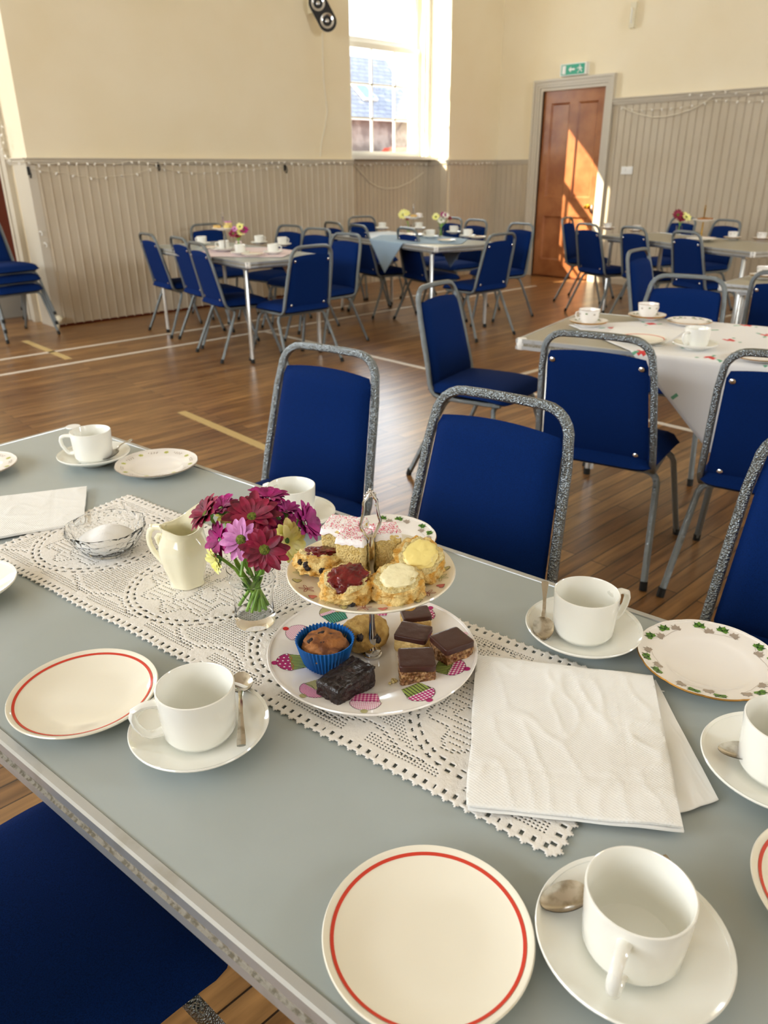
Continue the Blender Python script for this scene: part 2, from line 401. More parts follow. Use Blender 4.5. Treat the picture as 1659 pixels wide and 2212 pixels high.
def moulding(m, p0, p1, n, z, prof):
    p0 = Vector(p0); p1 = Vector(p1); n = Vector(n); N = len(prof); vs = []
    for p in (p0, p1):
        for (o, h) in prof: q = p + n*o; vs.append((q.x, q.y, z+h))
    m.add(vs, [(i, (i+1) % N, N+(i+1) % N, N+i) for i in range(N)] + [tuple(range(N))[::-1], tuple(range(N, 2*N))])
DADO = [(0, 0), (.045, 0), (.05, -.008), (.042, -.014), (.036, -.024), (.04, -.03), (.034, -.038), (.028, -.052), (.022, -.06), (0, -.06)]
DZL = 1.462; DZR = 2.10
boarding('trim_1', (XC, YB, 0), (XW0, YB, 0), (0, -1, 0), 0.0, DZL-.05, proud=True)
boarding('trim_2', (XW0, YW, 0), (XW1, YW, 0), (0, -1, 0), 0.0, DZL-.05, .07)
boarding('trim_3', (XW1+.02, YP, 0), (XR, YP, 0), (0, -1, 0), 0.0, DZL-.05)
boarding('trim_4', (XR, YP-.02, 0), (XR, DY1+.12, 0), (-1, 0, 0), 0.0, DZL-.05)
boarding('trim_5', (XR, DY0-.13, 0), (XR, YF, 0), (-1, 0, 0), 0.0, DZR-.05)
boarding('trim_6', (XW1, YW, 0), (XW1, YP, 0), (-1, 0, 0), 0.0, DZL-.05, .12)
m = MB()
moulding(m, (XC-.03, YB, 0), (XW0, YB, 0), (0, -1, 0), DZL, DADO); moulding(m, (XW0, YW, 0), (XW1, YW, 0), (0, -1, 0), DZL, DADO)
moulding(m, (XW1-.03, YP, 0), (XR, YP, 0), (0, -1, 0), DZL, DADO); moulding(m, (XR, YP, 0), (XR, DY1+.12, 0), (-1, 0, 0), DZL, DADO)
moulding(m, (XW1, YW, 0), (XW1, YP-.03, 0), (-1, 0, 0), DZL, DADO); moulding(m, (XC, YB-.03, 0), (XC, LY0-.22, 0), (-1, 0, 0), DZL, DADO)
struct(m, 'trim_7', 'trim_paint')
m = MB(); moulding(m, (XR, DY0-.12, 0), (XR, YF, 0), (-1, 0, 0), DZR, [(o*1.3, h*1.25) for o, h in DADO]); struct(m, 'trim_8', 'trim_paint')
SK = [(0, 0), (.035, 0), (.035, .07), (.028, .085), (0, .09)]
m = MB(); moulding(m, (XR, DY0-.13, 0), (XR, YF, 0), (-1, 0, 0), 0, SK); struct(m, 'baseboard_right', 'panel_paint')
m = MB(); moulding(m, (XC, YB, 0), (XW0, YB, 0), (0, -1, 0), 0, [(0, 0), (.03, 0), (.026, .015), (.018, .022), (0, .022)]); struct(m, 'baseboard_back', 'dark_wood')
# corner board of the panelling at the left end, door casing around the dark doorway
m = MB()
m.bb((XC-.025, YB-.02, 0), (XC+.05, YB+.30, DZL-.05))
for k, (o0, o1, th) in enumerate(((LY0-.24, LY0-.17, .05), (LY0-.17, LY0-.08, .03), (LY0-.08, LY0-.03, .042), (LY0-.03, LY0, .02))):
    m.bb((XC-th, o0, 0), (XC, o1, LZ+(LY0-o0)))
m.bb((XC-.05, LY0-.24, LZ), (XC, LY1+.2, LZ+.24)); m.bb((XC-.04, LY1, 0), (XC, LY1+.2, LZ))
struct(m, 'trim_9', 'trim_paint')
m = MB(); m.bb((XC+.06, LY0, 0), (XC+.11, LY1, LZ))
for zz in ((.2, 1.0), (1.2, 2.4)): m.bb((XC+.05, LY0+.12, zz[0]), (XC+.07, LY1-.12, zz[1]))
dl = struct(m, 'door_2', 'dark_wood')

# ------------------------------------------------------------------ the seen window
m = MB(); CT = .022
m.bb((XW0+.005, YW-CT, WZ0-.02), (WX0, YW, WZ1+.14)); m.bb((XW0+.03, YW-CT-.012, WZ0), (XW0+.05, YW, WZ1+.1)); m.bb((XW0+.09, YW-CT-.01, WZ0), (XW0+.10, YW, WZ1+.1))
m.bb((WX1, YW-CT, WZ0-.02), (XW1, YW, WZ1+.14)); m.bb((WX0, YW-CT, WZ1), (WX1, YW, WZ1+.14))
w1 = struct(m, 'window_1', 'window_paint')
m = MB(); m.bb((XW0, YB-.01, WZ0-.035), (XW1, YW+.14, WZ0)); o = m.build('window_sill', 'window_paint', w1, smooth=False)
m = MB()   # linings
m.bb((WX0-.02, YW, WZ0), (WX0, YW+.30, WZ1)); m.bb((WX1, YW, WZ0), (WX1+.02, YW+.30, WZ1)); m.bb((WX0, YW, WZ1-.02), (WX1, YW+.30, WZ1))
m.bb((WX1-.02, YW+.02, WZ0), (WX1, YW+.06, WZ1)); m.bb((WX0, YW+.02, WZ0), (WX0+.02, YW+.06, WZ1))
m.build('window_lining', 'window_paint', w1, smooth=False)
def sash(name, z0, z1, y, cols, rows, br=.07, tr=.05):
    m = MB(); x0, x1 = WX0+.02, WX1-.02; t = .04; st = .045
    m.bb((x0, y, z0), (x0+st, y+t, z1)); m.bb((x1-st, y, z0), (x1, y+t, z1)); m.bb((x0+st, y, z0), (x1-st, y+t, z0+br)); m.bb((x0+st, y, z1-tr), (x1-st, y+t, z1))
    for i in range(1, cols): xx = x0+st+(x1-x0-2*st)*i/cols; m.bb((xx-.011, y+.005, z0+br), (xx+.011, y+t-.005, z1-tr))
    for i in range(1, rows): zz = z0+br+(z1-z0-br-tr)*i/rows; m.bb((x0+st, y+.005, zz-.011), (x1-st, y+t-.005, zz+.011))
    s = m.build(name, 'window_paint', w1, smooth=False)
    g = MB(); g.bb((x0+st-.005, y+.017, z0+br-.005), (x1-st+.005, y+.021, z1-tr+.005)); g.build('pane', 'pane_glass', s, smooth=False)
sash('lower_sash', WZ0, 2.72, YW+.10, 3, 3, .06, .06)
sash('upper_sash', 2.66, WZ1-.02, YW+.15, 1, 1, .12, .06)

# ------------------------------------------------------------------ panelled door and its casing
m = MB(); x0 = XR+.03; th = .04
ms = [(0, .11), (.11, .395), (.395, .515), (.515, .80), (.80, .91)]
zs = [(0, .22), (.22, .77), (.77, 1.00), (1.00, 2.10), (2.10, 2.24)]
def rect(a, b, c, d, xo, xi): m.bb((xo, DY0+a, c), (xi, DY0+b, d))
for (a, b) in (ms[0], ms[4]): rect(a, b, 0, DZ, x0, x0+th)
for z in (zs[0], zs[2], zs[4]): rect(.11, .80, z[0], z[1], x0, x0+th)
for z in (zs[1], zs[3]): rect(ms[2][0], ms[2][1], z[0], z[1], x0, x0+th)
for (a, b) in (ms[1], ms[3]):
    for z in (zs[1], zs[3]):
        rect(a, b, z[0], z[1], x0+.022, x0+.036)
        # bevelled bead round each panel
        e = .022
        A = [(x0, DY0+a, z[0]), (x0, DY0+b, z[0]), (x0, DY0+b, z[1]), (x0, DY0+a, z[1])]
        B = [(x0+.021, DY0+a+e, z[0]+e), (x0+.021, DY0+b-e, z[0]+e), (x0+.021, DY0+b-e, z[1]-e), (x0+.021, DY0+a+e, z[1]-e)]
        m.add(A+B, [(i, (i+1) % 4, 4+(i+1) % 4, 4+i) for i in range(4)])
door = struct(m, 'door_1', 'door_wood')
m = MB(); hy, hz = DY0+.12, .90
m.M = Matrix.Translation((x0, hy, hz)) @ Matrix.Rotation(-PI/2, 4, 'Y')
m.lathe([(0, 0), (.028, 0), (.028, .004), (.012, .008), (.01, .03), (.02, .038), (.027, .052), (.02, .066), (0, .07)], 20)
m.build('door_knob', 'brass', door)
m = MB(); m.tube([(x0-.005, hy-.06, hz+.02), (x0-.03, hy-.075, hz-.02), (x0-.035, hy-.09, hz-.07), (x0-.03, hy-.10, hz-.11)], .008, 6); m.build('latch', 'plastic_black', door)
m = MB()
CP = [(0, .018), (.03, .018), (.034, .03), (.05, .03), (.06, .04), (.09, .045), (.10, .058), (.125, .058)]
def cas(y0, y1, z0, z1, t): m.bb((XR-t, y0, z0), (XR+.03, y1, z1))
for i in range(len(CP)-1):
    a, t = CP[i]; b = CP[i+1][0]
    if b-a < .005: continue
    cas(DY0-b, DY0-a, 0, DZ+b, t); cas(DY1+a, DY1+b, 0, DZ+b, t); cas(DY0-a, DY1+a, DZ+a, DZ+b, t)
struct(m, 'trim_10', 'trim_paint')
m = MB(); m.bb((XR, DY0, 0), (XR+.25, DY1, .012)); m.bb((XR+.1, DY0-.02, 0), (XR+.25, DY0, DZ)); struct(m, 'trim_11', 'dark_wood')

# ------------------------------------------------------------------ court lines on the floor
def strip(n, a, b, w, matn):
    a = Vector((a[0], a[1], 0)); b = Vector((b[0], b[1], 0)); d = (b-a).normalized(); s_ = Vector((-d.y, d.x, 0))*w/2
    m = MB(); vs = [a-s_, b-s_, b+s_, a+s_]; m.add([(v.x, v.y, 0) for v in vs]+[(v.x, v.y, .0012) for v in vs], [(0, 1, 2, 3), (4, 5, 6, 7), (0, 1, 5, 4), (1, 2, 6, 5), (2, 3, 7, 6), (3, 0, 4, 7)])
    struct(m, 'trim_%d' % n, matn)
strip(12, (-2.5, 6.38), (8.2, 6.38), .045, 'tape_white'); strip(13, (-2.5, 5.86), (8.2, 5.86), .045, 'tape_white')
strip(14, (4.04, 5.84), (4.0, -2), .045, 'tape_white'); strip(15, (2.31, 7.0), (2.29, 6.02), .055, 'tape_beige')
strip(16, (2.18, 4.1), (2.15, 2.9), .055, 'tape_beige'); strip(17, (4.06, 3.20), (8.2, 3.20), .045, 'tape_white')
strip(18, (1.3, 1.15), (1.52, .1), .05, 'tape_beige')

# ------------------------------------------------------------------ outside
m = MB(); m.bb((-10, 8.3, -.3), (45, 60, .5)); struct(m, 'ground', 'ground')
nb = thing('stone_house', 'neighbouring stone house with a grey slate roof seen through the window', 'house', (16.0, 20.0, .5))
m = MB(); m.bb((0, 0, 0), (4.35, 5, 2.42)); m.build('wall', 'stone_wall', nb, smooth=False)
m = MB(); m.add([(-.1, -.2, 2.36), (4.5, -.2, 2.36), (5.35, 2.3, 4.4), (-.1, 2.3, 4.4), (-.1, -.2, 2.3), (4.5, -.2, 2.3), (5.35, 2.4, 4.25), (-.1, 2.4, 4.25), (4.5, 5.2, 2.36), (-.1, 5.2, 2.36)],
      [(0, 1, 2, 3), (4, 5, 6, 7), (0, 1, 5, 4), (1, 8, 2), (3, 2, 8, 9)])
m.build('roof', 'slates', nb, smooth=False)
m = MB(); m.bb((-.1, -.26, 2.3), (4.5, -.16, 2.38)); m.build('gutter', 'gutter', nb, smooth=False)
m = MB(); tt = math.atan2(2.0, 2.5); m.M = Matrix.Translation((2.85, .75, 3.17)) @ Matrix.Rotation(tt, 4, 'X'); m.bb((-.3, -.42, .0), (.3, .42, .07)); sf = m.build('skylight', 'gutter', nb, smooth=False)
m = MB(); m.M = Matrix.Translation((2.85, .75, 3.17)) @ Matrix.Rotation(tt, 4, 'X'); m.bb((-.24, -.36, .07), (.24, .36, .08)); m.build('pane', 'skylight_blue', sf, smooth=False)
car = thing('car', 'red car parked in front of the stone house outside the window', 'car', (19.1, 18.3, .5))
m = MB(); body = [(-1.9, .3), (1.9, .3), (1.95, .75), (1.3, .95), (.8, 1.45), (-.9, 1.5), (-1.6, 1.0), (-1.95, .9)]
m.prism(body, -.8, .8, axis='y'); m.build('body', 'car_red', car, smooth=False)
m = MB(); m.prism([(-.85, 1.42), (.72, 1.38), (1.15, 1.0), (-1.4, 1.0)], -.81, .81, axis='y'); m.build('side_window', 'car_glass', car, smooth=False)
for sx in (-1.2, 1.2):
    for sy in (-.72, .72):
        m = MB(); m.M = Matrix.Translation((sx, sy, .32)) @ Matrix.Rotation(PI/2, 4, 'X'); m.lathe([(0, -.1), (.32, -.1), (.32, .1), (0, .1)], 20); m.build('wheel', 'tyre', car)

# ------------------------------------------------------------------ wall fittings
t = thing('exit_sign', 'green and white illuminated exit sign with running man over the wooden door', 'exit sign', (XR, 6.10, 2.445))
m = MB(); m.bb((-.07, -.185, -.065), (0, .185, .065)); m.build('housing', 'plastic_white', t, smooth=False)
m = MB(); m.bb((-.074, -.165, -.055), (-.07, .165, .055)); fp = m.build('face', 'sign_green', t, smooth=False)
m = MB()
def sg(pts): m.prism([(-y, z) for y, z in pts], -.0765, -.0738, axis='x')
sg([(-.15, -.045), (-.10, -.045), (-.10, .045), (-.15, .045)])                               # doorway
sg([(-.06, 0), (-.025, .03), (-.025, .01), (.03, .01), (.03, -.01), (-.025, -.01), (-.025, -.03)])   # arrow
sg([(.085, .02), (.11, .02), (.115, -.005), (.095, -.012)]); sg([(.095, -.01), (.105, -.005), (.075, -.045), (.065, -.04)]); sg([(.105, -.01), (.115, -.006), (.135, -.03), (.13, -.038)])
sg([(.06, .008), (.09, .02), (.088, .01), (.064, -.002)]); sg([(.11, .02), (.135, .005), (.13, -.003), (.108, .01)]); sg([(.092, .026), (.104, .026), (.108, .036), (.098, .044), (.089, .036)])
m.build('running_man_symbol', 'plastic_white', fp, smooth=False)
t = thing('motion_sensor', 'cream slim alarm sensor box high on the right wall', 'sensor', (XR, 5.38, 2.92))
m = MB(); m.bb((-.05, -.035, -.125), (0, .035, .125)); m.build('housing', 'plastic_cream', t, smooth=False)
m = MB(); m.tube([(-.052, .02, .07), (-.07, .0, .05), (-.07, 0, -.06), (-.052, .0, -.08)], .006, 6); m.build('clip', 'plastic_white', t)
t = thing('light_switch', 'white double light switch plate on the boarded right wall', 'switch', (XR-.018, 5.245, 1.32))
m = MB(); m.bb((-.012, -.075, -.043), (0, .075, .043)); m.build('plate', 'plastic_white', t, smooth=False)
for k in (-1, 1):
    m = MB(); m.bb((-.017, k*.035-.02, -.02), (-.012, k*.035+.02, .02)); m.build('rocker', 'plastic_white', t, smooth=False)
# twin-spot emergency lamp on the back wall
t = thing('emergency_light', 'twin spot emergency lamp with black oval face high on the wall', 'lamp', (6.03, YB, 2.86))
Mr = Matrix.Translation((0, -.19, 0)) @ Matrix.Rotation(R(-38), 4, 'Z') @ Matrix.Rotation(R(-30), 4, 'Y')
def stad(L, r, n=12): return [(r*math.cos(a), L+r*math.sin(a)) for a in [PI*i/n for i in range(n+1)]] + [(r*math.cos(a), -L+r*math.sin(a)) for a in [PI+PI*i/n for i in range(n+1)]]
m = MB(); m.M = Mr; m.prism(stad(.095, .088), .012, .10, axis='y'); m.build('housing', 'plastic_white', t, angle=50)
m = MB(); m.M = Mr; m.prism(stad(.097, .095), -.01, .012, axis='y'); m.build('face_plate', 'plastic_black', t, angle=50)
for k in (-1, 1):
    m = MB(); m.M = Mr @ Matrix.Translation((0, -.01, k*.09)) @ Matrix.Rotation(PI/2, 4, 'X'); m.lathe([(.072, 0), (.072, .006), (.066, .006), (.05, -.0), (.02, -.004), (.018, .01), (0, .014)], 28)
    m.build('spotlight', 'chrome', t)
m = MB(); m.bb((-.05, -.13, .0), (.09, 0, .34)); m.build('mounting_bracket', 'plastic_cream', t, smooth=False)
def wallpath(pts, ax, v): return [atp(x, y, ax, v) for x, y in pts]
m = MB(); m.tube(wallpath([(697, 70), (697, 120), (699, 170), (704, 215), (707, 240), (702, 275), (694, 310), (692, 338)], 1, YB-.006), .008, 6)
tag(m.build('cable', 'cable_white'), 'cream cable running down the wall from the emergency lamp', 'cable')
m = MB(); m.tube(wallpath([(1345, 232), (1362, 240), (1385, 248), (1410, 253), (1435, 252), (1465, 246), (1495, 236), (1520, 222), (1545, 205), (1575, 197)], 0, XR-.035), .006, 6)
tag(m.build('cable', 'cable_white'), 'white cable drooping below the right wall rail', 'cable')
m = MB(); m.tube(wallpath([(762, 352), (780, 372), (797, 392), (815, 403), (835, 408), (860, 405), (885, 394), (905, 380), (915, 372)], 1, YW-.03), .006, 6)
tag(m.build('cable', 'cable_white'), 'white cable drooping below the window', 'cable')
# strings of fairy lights
def fairy(label, pts, ax, v, nb_):
    P = [atp(x, y, ax, v) for x, y in pts]; m = MB(); m.tube(P, .0022, 5)
    w = m.build('wire', 'cable_white'); t = D.objects.new('fairy_lights', None); COL.objects.link(t); tag(t, label, 'fairy lights', 'fairy light strings'); w.parent = t
    seg = [(P[i+1]-P[i]).length for i in range(len(P)-1)]; tot = sum(seg); bm_ = None
    m = MB(); m.lathe([(0, -.028), (.007, -.024), (.009, -.012), (.006, 0), (0, .002)], 8); b0 = m.build('bulb', 'bulb_clear', t)
    for k in range(nb_):
        s_ = tot*(k+.5)/nb_; i = 0
        while i < len(seg)-1 and s_ > seg[i]: s_ -= seg[i]; i += 1
        p = P[i].lerp(P[i+1], s_/seg[i]); b = b0 if k == 0 else b0.copy()
        if k: COL.objects.link(b); b.parent = t
        b.location = p; b.rotation_euler = (random.uniform(-.9, .9), random.uniform(-.9, .9), 0)
def wob(x0, y0, x1, y1, n, a=3, seed=0):
    rr = random.Random(seed); return [(x0+(x1-x0)*i/n, y0+(y1-y0)*i/n + (rr.uniform(-a, a) if 0 < i < n else 0)) for i in range(n+1)]
fairy('fairy lights along the rail of the left boarded wall', wob(28, 352, 752, 352, 26, 4, 1), 1, YB-.055, 44)
fairy('fairy lights looping below the rail of the left boarded wall', [(66, 362), (85, 368), (110, 371), (140, 374), (180, 382), (215, 384), (250, 380), (290, 376), (336, 360), (380, 370), (430, 373), (480, 371), (540, 366), (612, 358)], 1, YB-.03, 18)
fairy('fairy lights along the rail under the window', wob(766, 353, 925, 353, 10, 2, 2), 1, YW-.06, 13)
fairy('fairy lights on the rail between window corner and door', wob(972, 352, 1070, 352, 8, 2, 3), 1, YP-.055, 12)
fairy('fairy lights along the rail of the right wall', [(1336, 228), (1345, 232), (1375, 237), (1400, 236), (1430, 234), (1470, 232), (1500, 226), (1520, 222), (1540, 216), (1565, 216), (1600, 218), (1659, 217)], 0, XR-.04, 14)
fairy('fairy lights above the rail of the right wall', [(1480, 205), (1500, 202), (1530, 204), (1560, 196), (1590, 199), (1620, 203), (1659, 196)], 0, XR-.06, 7)
fairy('fairy lights hanging down the left doorway casing', [(1, 262), (4, 285), (8, 300), (6, 322), (14, 340), (22, 350)], 0, XC-.055, 6)
for k, (x, y, lb) in enumerate(((62, 372, 'dark hook at the far left end of the boarded wall'), (340, 358, 'dark hook on the boarded wall above the left table'), (615, 364, 'dark hook on the boarded wall nearest the window'))):
    p = atp(x, y, 1, YB-.02); m = MB(); m.tube([(0, 0, .03), (0, -.03, .02), (0, -.045, -.02), (0, -.03, -.045), (0, -.012, -.035)], .006, 6); m.box((0, -.002, .01), (.025, .006, .07)); o = m.build('coat_hook', 'plastic_black'); o.location = p
    tag(o, lb, 'hook')
for k, (x, y, lb) in enumerate(((87, 500, 'upper small white cup hook on the boarded wall'), (97, 525, 'lower small white cup hook on the boarded wall'))):
    p = atp(x, y, 1, YB-.018); m = MB(); m.tube([(0, 0, 0), (0, -.02, 0), (.0, -.035, -.012), (0, -.03, -.03), (0, -.015, -.03)], .005, 6); m.lathe([(0, -.006), (.012, -.006), (.012, .006), (0, .006)], 10); o = m.build('cup_hook', 'plastic_white'); o.location = p
    tag(o, lb, 'hook')
p = atp(128, 690, 1, YB-.08); m = MB(); m.tube([(0, .08, 0), (0, .02, 0), (-.01, -.0, -.01), (-.03, -.01, -.05), (-.035, -.01, -p.z)], .02, 10); m.blob((0, 0, .0), (.035, .05, .035)); o = m.build('pipe_elbow', 'plastic_cream'); o.location = p
tag(o, 'cream painted pipe elbow at the foot of the boarded wall', 'pipe')

# ------------------------------------------------------------------ tables
def make_table(label, center, rz, Wd, L, topmat='laminate', H=.745, group=None):
    t = thing('folding_table', label, 'table', (center[0], center[1], 0), rz, group)
    w, l = Wd/2, L/2; e = .013
    m = MB(); m.bb((-w+e, -l+e, H-.028), (w-e, l-e, H)); m.build('table_top', topmat, t, smooth=False)
    m = MB(); prof = [(0, 0), (.0, -.013), (-.003, -.014), (-.003, -.024), (0, -.025), (0, -.038), (-.012, -.038), (-.013, -.001), (-.012, .0015), (-.003, .0015)]
    C4 = [(-w, -l), (w, -l), (w, l), (-w, l)]; N = len(prof); vs = []
    for (x, y) in C4:
        for (o, z) in prof: vs.append((x+math.copysign(o, x)*(1 if x > 0 else 1), y+math.copysign(o, y), H+z) if o <= 0 and False else (x*(1+o/abs(x)), y*(1+o/abs(y)), H+z))
    fs = []; ms_ = []
    for k in range(4):
        for i in range(N):
            fs.append((k*N+i, k*N+(i+1) % N, ((k+1) % 4)*N+(i+1) % N, ((k+1) % 4)*N+i)); ms_.append(1 if i in (1, 2, 3) else 0)
    o0 = len(m.v); m.v += vs; m.f += fs; m.m += ms_
    m.build('edge_trim', ['aluminium', 'edge_core'], t, smooth=False)
    for x in (-1, 1):
        for y in (-1, 1):
            m = MB(); m.lathe([(0, -.040), (.017, -.040), (.020, -.036), (.020, -.002), (.017, .0022), (0, .0022)], 20, c=(x*(w-.0175), y*(l-.0175), H)); m.build('corner_cap', 'plastic_white', t)
    m = MB()
    for y in (-l+.12, l-.12): m.bb((-w+.03, y-.012, H-.06), (w-.03, y+.012, H-.034))
    for x in (-w+.04, w-.04): m.bb((x-.008, -l+.10, H-.055), (x+.008, l-.10, H-.034))
    m.build('under_frame', 'leg_metal', t, smooth=False)
    for x in (-1, 1):
        for y in (-1, 1):
            m = MB(); px, py = x*(w-.055), y*(l-.12)
            m.tube([(px-x*.06, py, H-.047), (px-x*.02, py, H-.047), (px, py, H-.07), (px+x*.004, py, .02), (px+x*.004, py, .0)], .0125, 8, up=(0, 1, 0))
            m.tube([(px+x*.0, py-y*.03, H-.045), (px+x*.002, py-y*.022, H-.10), (px+x*.003, py-y*.02, .03)], .009, 6, up=(0, 1, 0))
            lg = m.build('leg', 'leg_metal', t)
            m = MB(); m.M = Matrix.Translation((px+x*.004, py, 0)); m.lathe([(0, 0), (.016, 0), (.016, .03), (0, .03)], 12); m.build('rubber_foot', 'black_rubber', lg)
    return t
def tframe(corner, d, w, Wd, L):
    d = Vector((d[0], d[1], 0)).normalized(); w_ = Vector((w[0], w[1], 0)).normalized()
    c = Vector((corner[0], corner[1], 0)) + d*L/2 + w_*Wd/2; return c
T1c = tframe((.71, 1.90), (.14, -.99), (-.99, -.14), .713, 1.83); RZ1 = math.atan2(.14, .99)
T1 = make_table('grey topped trestle table in the foreground laid with the cake stand', T1c, RZ1, .713, 1.83)
T2c = tframe((2.36, 1.76), (.23, -.97), (.97, .23), .72, 1.83); RZ2 = math.atan2(.23, .97)
T2 = make_table('trestle table at the right with a flowered white cloth hanging in a point', T2c, RZ2, .72, 1.83, 'laminate_tan')
T3c = tframe((3.17, 4.75), (.10, .995), (.995, -.10), .72, 1.83); RZ3 = -math.atan2(.10, .995)
T3 = make_table('trestle table by the left boarded wall with pink cloth and cake stand', T3c, RZ3, .72, 1.83, 'laminate')
T4c = tframe((4.93, 4.56), (.19, .98), (.98, -.19), .72, 1.83); RZ4 = -math.atan2(.19, .98)
T4 = make_table('trestle table below the window with a pale blue cloth', T4c, RZ4, .72, 1.83, 'laminate')
T5c = tframe((6.25, 2.48), (.38, .925), (.925, -.38), .72, 1.95); RZ5 = -math.atan2(.38, .925)
T5 = make_table('long trestle table beside the boarded right wall', T5c, RZ5, .72, 1.95, 'laminate_tan')
T6c = tframe((4.39, 1.90), (.05, -1), (1, .05), .72, 1.83); RZ6 = math.atan2(.05, 1)
T6 = make_table('trestle table at the right edge with white end behind the flowered cloth table', T6c, RZ6, .72, 1.83, 'laminate_tan')

# ------------------------------------------------------------------ stacking banquet chairs
def back_pt(y, z): return Vector((-.160-(z-.39)*.245, y, z))
def make_chair(label):
    t = thing('banquet_chair', label, 'chair', (0, 0, 0), 0, None)
    def hw(z): return .203-.028*(z-.43)/.43
    # one looped tube: seat rails, uprights and top handle
    P = []; zt = .853; rc = .07
    side = [(.17, .185, .388), (-.08, .195, .388), (-.125, .198, .390), (-.15, .2, .398), (-.166, .201, .415), (-.176, .202, .44)]
    for p in side: P.append(Vector(p))
    for z in (.52, .62, .73): P.append(back_pt(hw(z), z))
    for k in range(0, 7):
        a = PI/2*k/6; P.append(back_pt(hw(zt)-rc+rc*math.cos(a), zt-rc+rc*math.sin(a)))
    P.append(back_pt(.05, zt+.002)); Q = [Vector((p.x, -p.y, p.z)) for p in P[::-1]]
    m = MB(); m.tube(P+Q, .0112, 16, .0105, up=(0, 0, 1), sq=.6); m.build('back_frame', 'hammered', t)
    m = MB()
    for x in (-.09, .13): m.tube([(x, -.185, .392), (x, .185, .392)], .009, 6)
    m.build('seat_frame', 'hammered', t)
    # back pad
    z0, z1 = .424, .790; N, M_ = 16, 16; 
    def pad(u, v, sgn):
        U = 2*u-1; V = 2*v-1; z = z0+(z1-z0)*v; 
        z += (.012*(1-U*U) if v > .5 else 0)*(V if V > 0 else 0)
        y = U*(hw(z)-.0165)*(1-.05*max(0, (abs(V)-.9)/.1)**2)
        f = (max(0, 1-U**8)**.5)*(max(0, 1-V**8)**.5)
        p = back_pt(y, z); n = Vector((.968, 0, .25)); return p + n*((.026*f+.004*f*(1-U*U)) if sgn > 0 else -.010*f)
    m = MB(); m.grid(lambda u, v: pad(u, v, 1), N, M_); m.grid(lambda u, v: pad(u, v, -1), N, M_, flip=True)
    bp = m.build('backrest', 'blue_fabric', t, angle=80)
    for y in (-.145, .145):
        for z in (.763, .455):
            m = MB(); c = back_pt(y, z)+Vector((-.968, 0, -.25))*.0095
            m.M = Matrix.Translation(c) @ Vector((-.968, 0, -.25)).to_track_quat('Z', 'Y').to_matrix().to_4x4()
            m.lathe([(.009, -.002), (.0095, .001), (.006, .004), (.002, .005), (0, .0045)], 12); m.build('stud', 'chrome', bp)
    # seat pad
    def seat(u, v, sgn):
        X = 2*u-1; Y = 2*v-1; w = .205+.018*(u); x = .005+.215*X; y = Y*w
        k = 1-.10*max(0, (abs(X)-.8)/.2)**2; y *= k; x = .005+.215*X*(1-.06*max(0, (abs(Y)-.75)/.25)**2)
        f = (max(0, 1-X**8)**.5)*(max(0, 1-Y**8)**.5)
        return Vector((x, y, .413 + (.038*f+.010*f*(1-X*X)*(1-Y*Y) - .014*max(0, X)**4 if sgn > 0 else -.018*f - .014*max(0, X)**4)))
    m = MB(); m.grid(lambda u, v: seat(u, v, 1), 20, 18); m.grid(lambda u, v: seat(u, v, -1), 20, 18, flip=True)
    m.build('seat', 'blue_fabric', t, angle=80)
    for sx in (-1, 1):
        xt = .140 if sx > 0 else -.095; xb = .26*sx
        for sy in (-1, 1):
            p = [(xt, sy*.08, .375), (xt, sy*.165, .375), (xt+sx*.002, sy*.189, .370), (xt+sx*.006, sy*.204, .358), (xt+sx*.012, sy*.212, .34)]
            for k in (.3, .6, .96): p.append((xt+sx*.012+(xb-xt-sx*.012)*k, sy*(.212+.036*k), .34*(1-k)))
            m = MB(); m.tube(p, .0105, 12, .0105, up=(0, 0, 1), sq=.6); lg = m.build('leg', 'hammered', t)
            m = MB(); m.tube([(p[-1][0]-sx*.003, p[-1][1]-sy*.001, .03), (xb, sy*.248, 0)], .0135, 8, up=(1, 0, 0)); m.build('rubber_foot', 'black_rubber', lg)
        m = MB(); m.tube([(xt, -.09, .375), (xt, .09, .375)], .0105, 12, .0105, up=(0, 0, 1)); m.build('leg_crossbar', 'hammered', t)
    index_kids(t); return t
first_chair = None
def chair(T, deg, label, z=0, group=None):
    """T = middle of the top of the back; deg = heading the sitter would face"""
    global first_chair
    a = R(deg); loc = (T[0]+.275*math.cos(a), T[1]+.275*math.sin(a), z)
    if first_chair is None:
        first_chair = make_chair(label); first_chair.location = loc; first_chair.rotation_euler = (0, 0, a)
        if group: first_chair['group'] = group
        return first_chair
    return dup(first_chair, loc, a, label, group)
NEAR = [((1.42, 1.73), 192, 'blue chair on the far side of the foreground table, behind the flowers'),
        ((1.37, 1.045), 189, 'blue chair on the far side of the foreground table, behind the cake stand'),
        ((1.60, .36), 190, 'blue chair cut off by the right edge beyond the leaf pattern plate'),
        ((-.185, .785), 5, 'blue chair tucked under the near side of the foreground table, seat in shadow'),
        ((2.138, 1.28), 15, 'blue chair with studded back toward us, tucked to the flowered cloth table'),
        ((2.262, .738), 13, 'blue chair with studded back at the right, beside the hanging cloth point'),
        ((2.66, 2.46), 283, 'blue chair standing sideways at the left end of the flowered cloth table'),
        ((3.70, 1.75), 194, 'blue chair facing us across the flowered cloth table, hammered silver loop top'),
        ((4.75, 2.62), 277, 'blue chair in shade seen edge on behind the flowered cloth table'),
        ((4.15, 1.45), 5, 'dark blue chair at the right edge in front of the white ended table')]
for T, a, l in NEAR: chair(T, a, l)
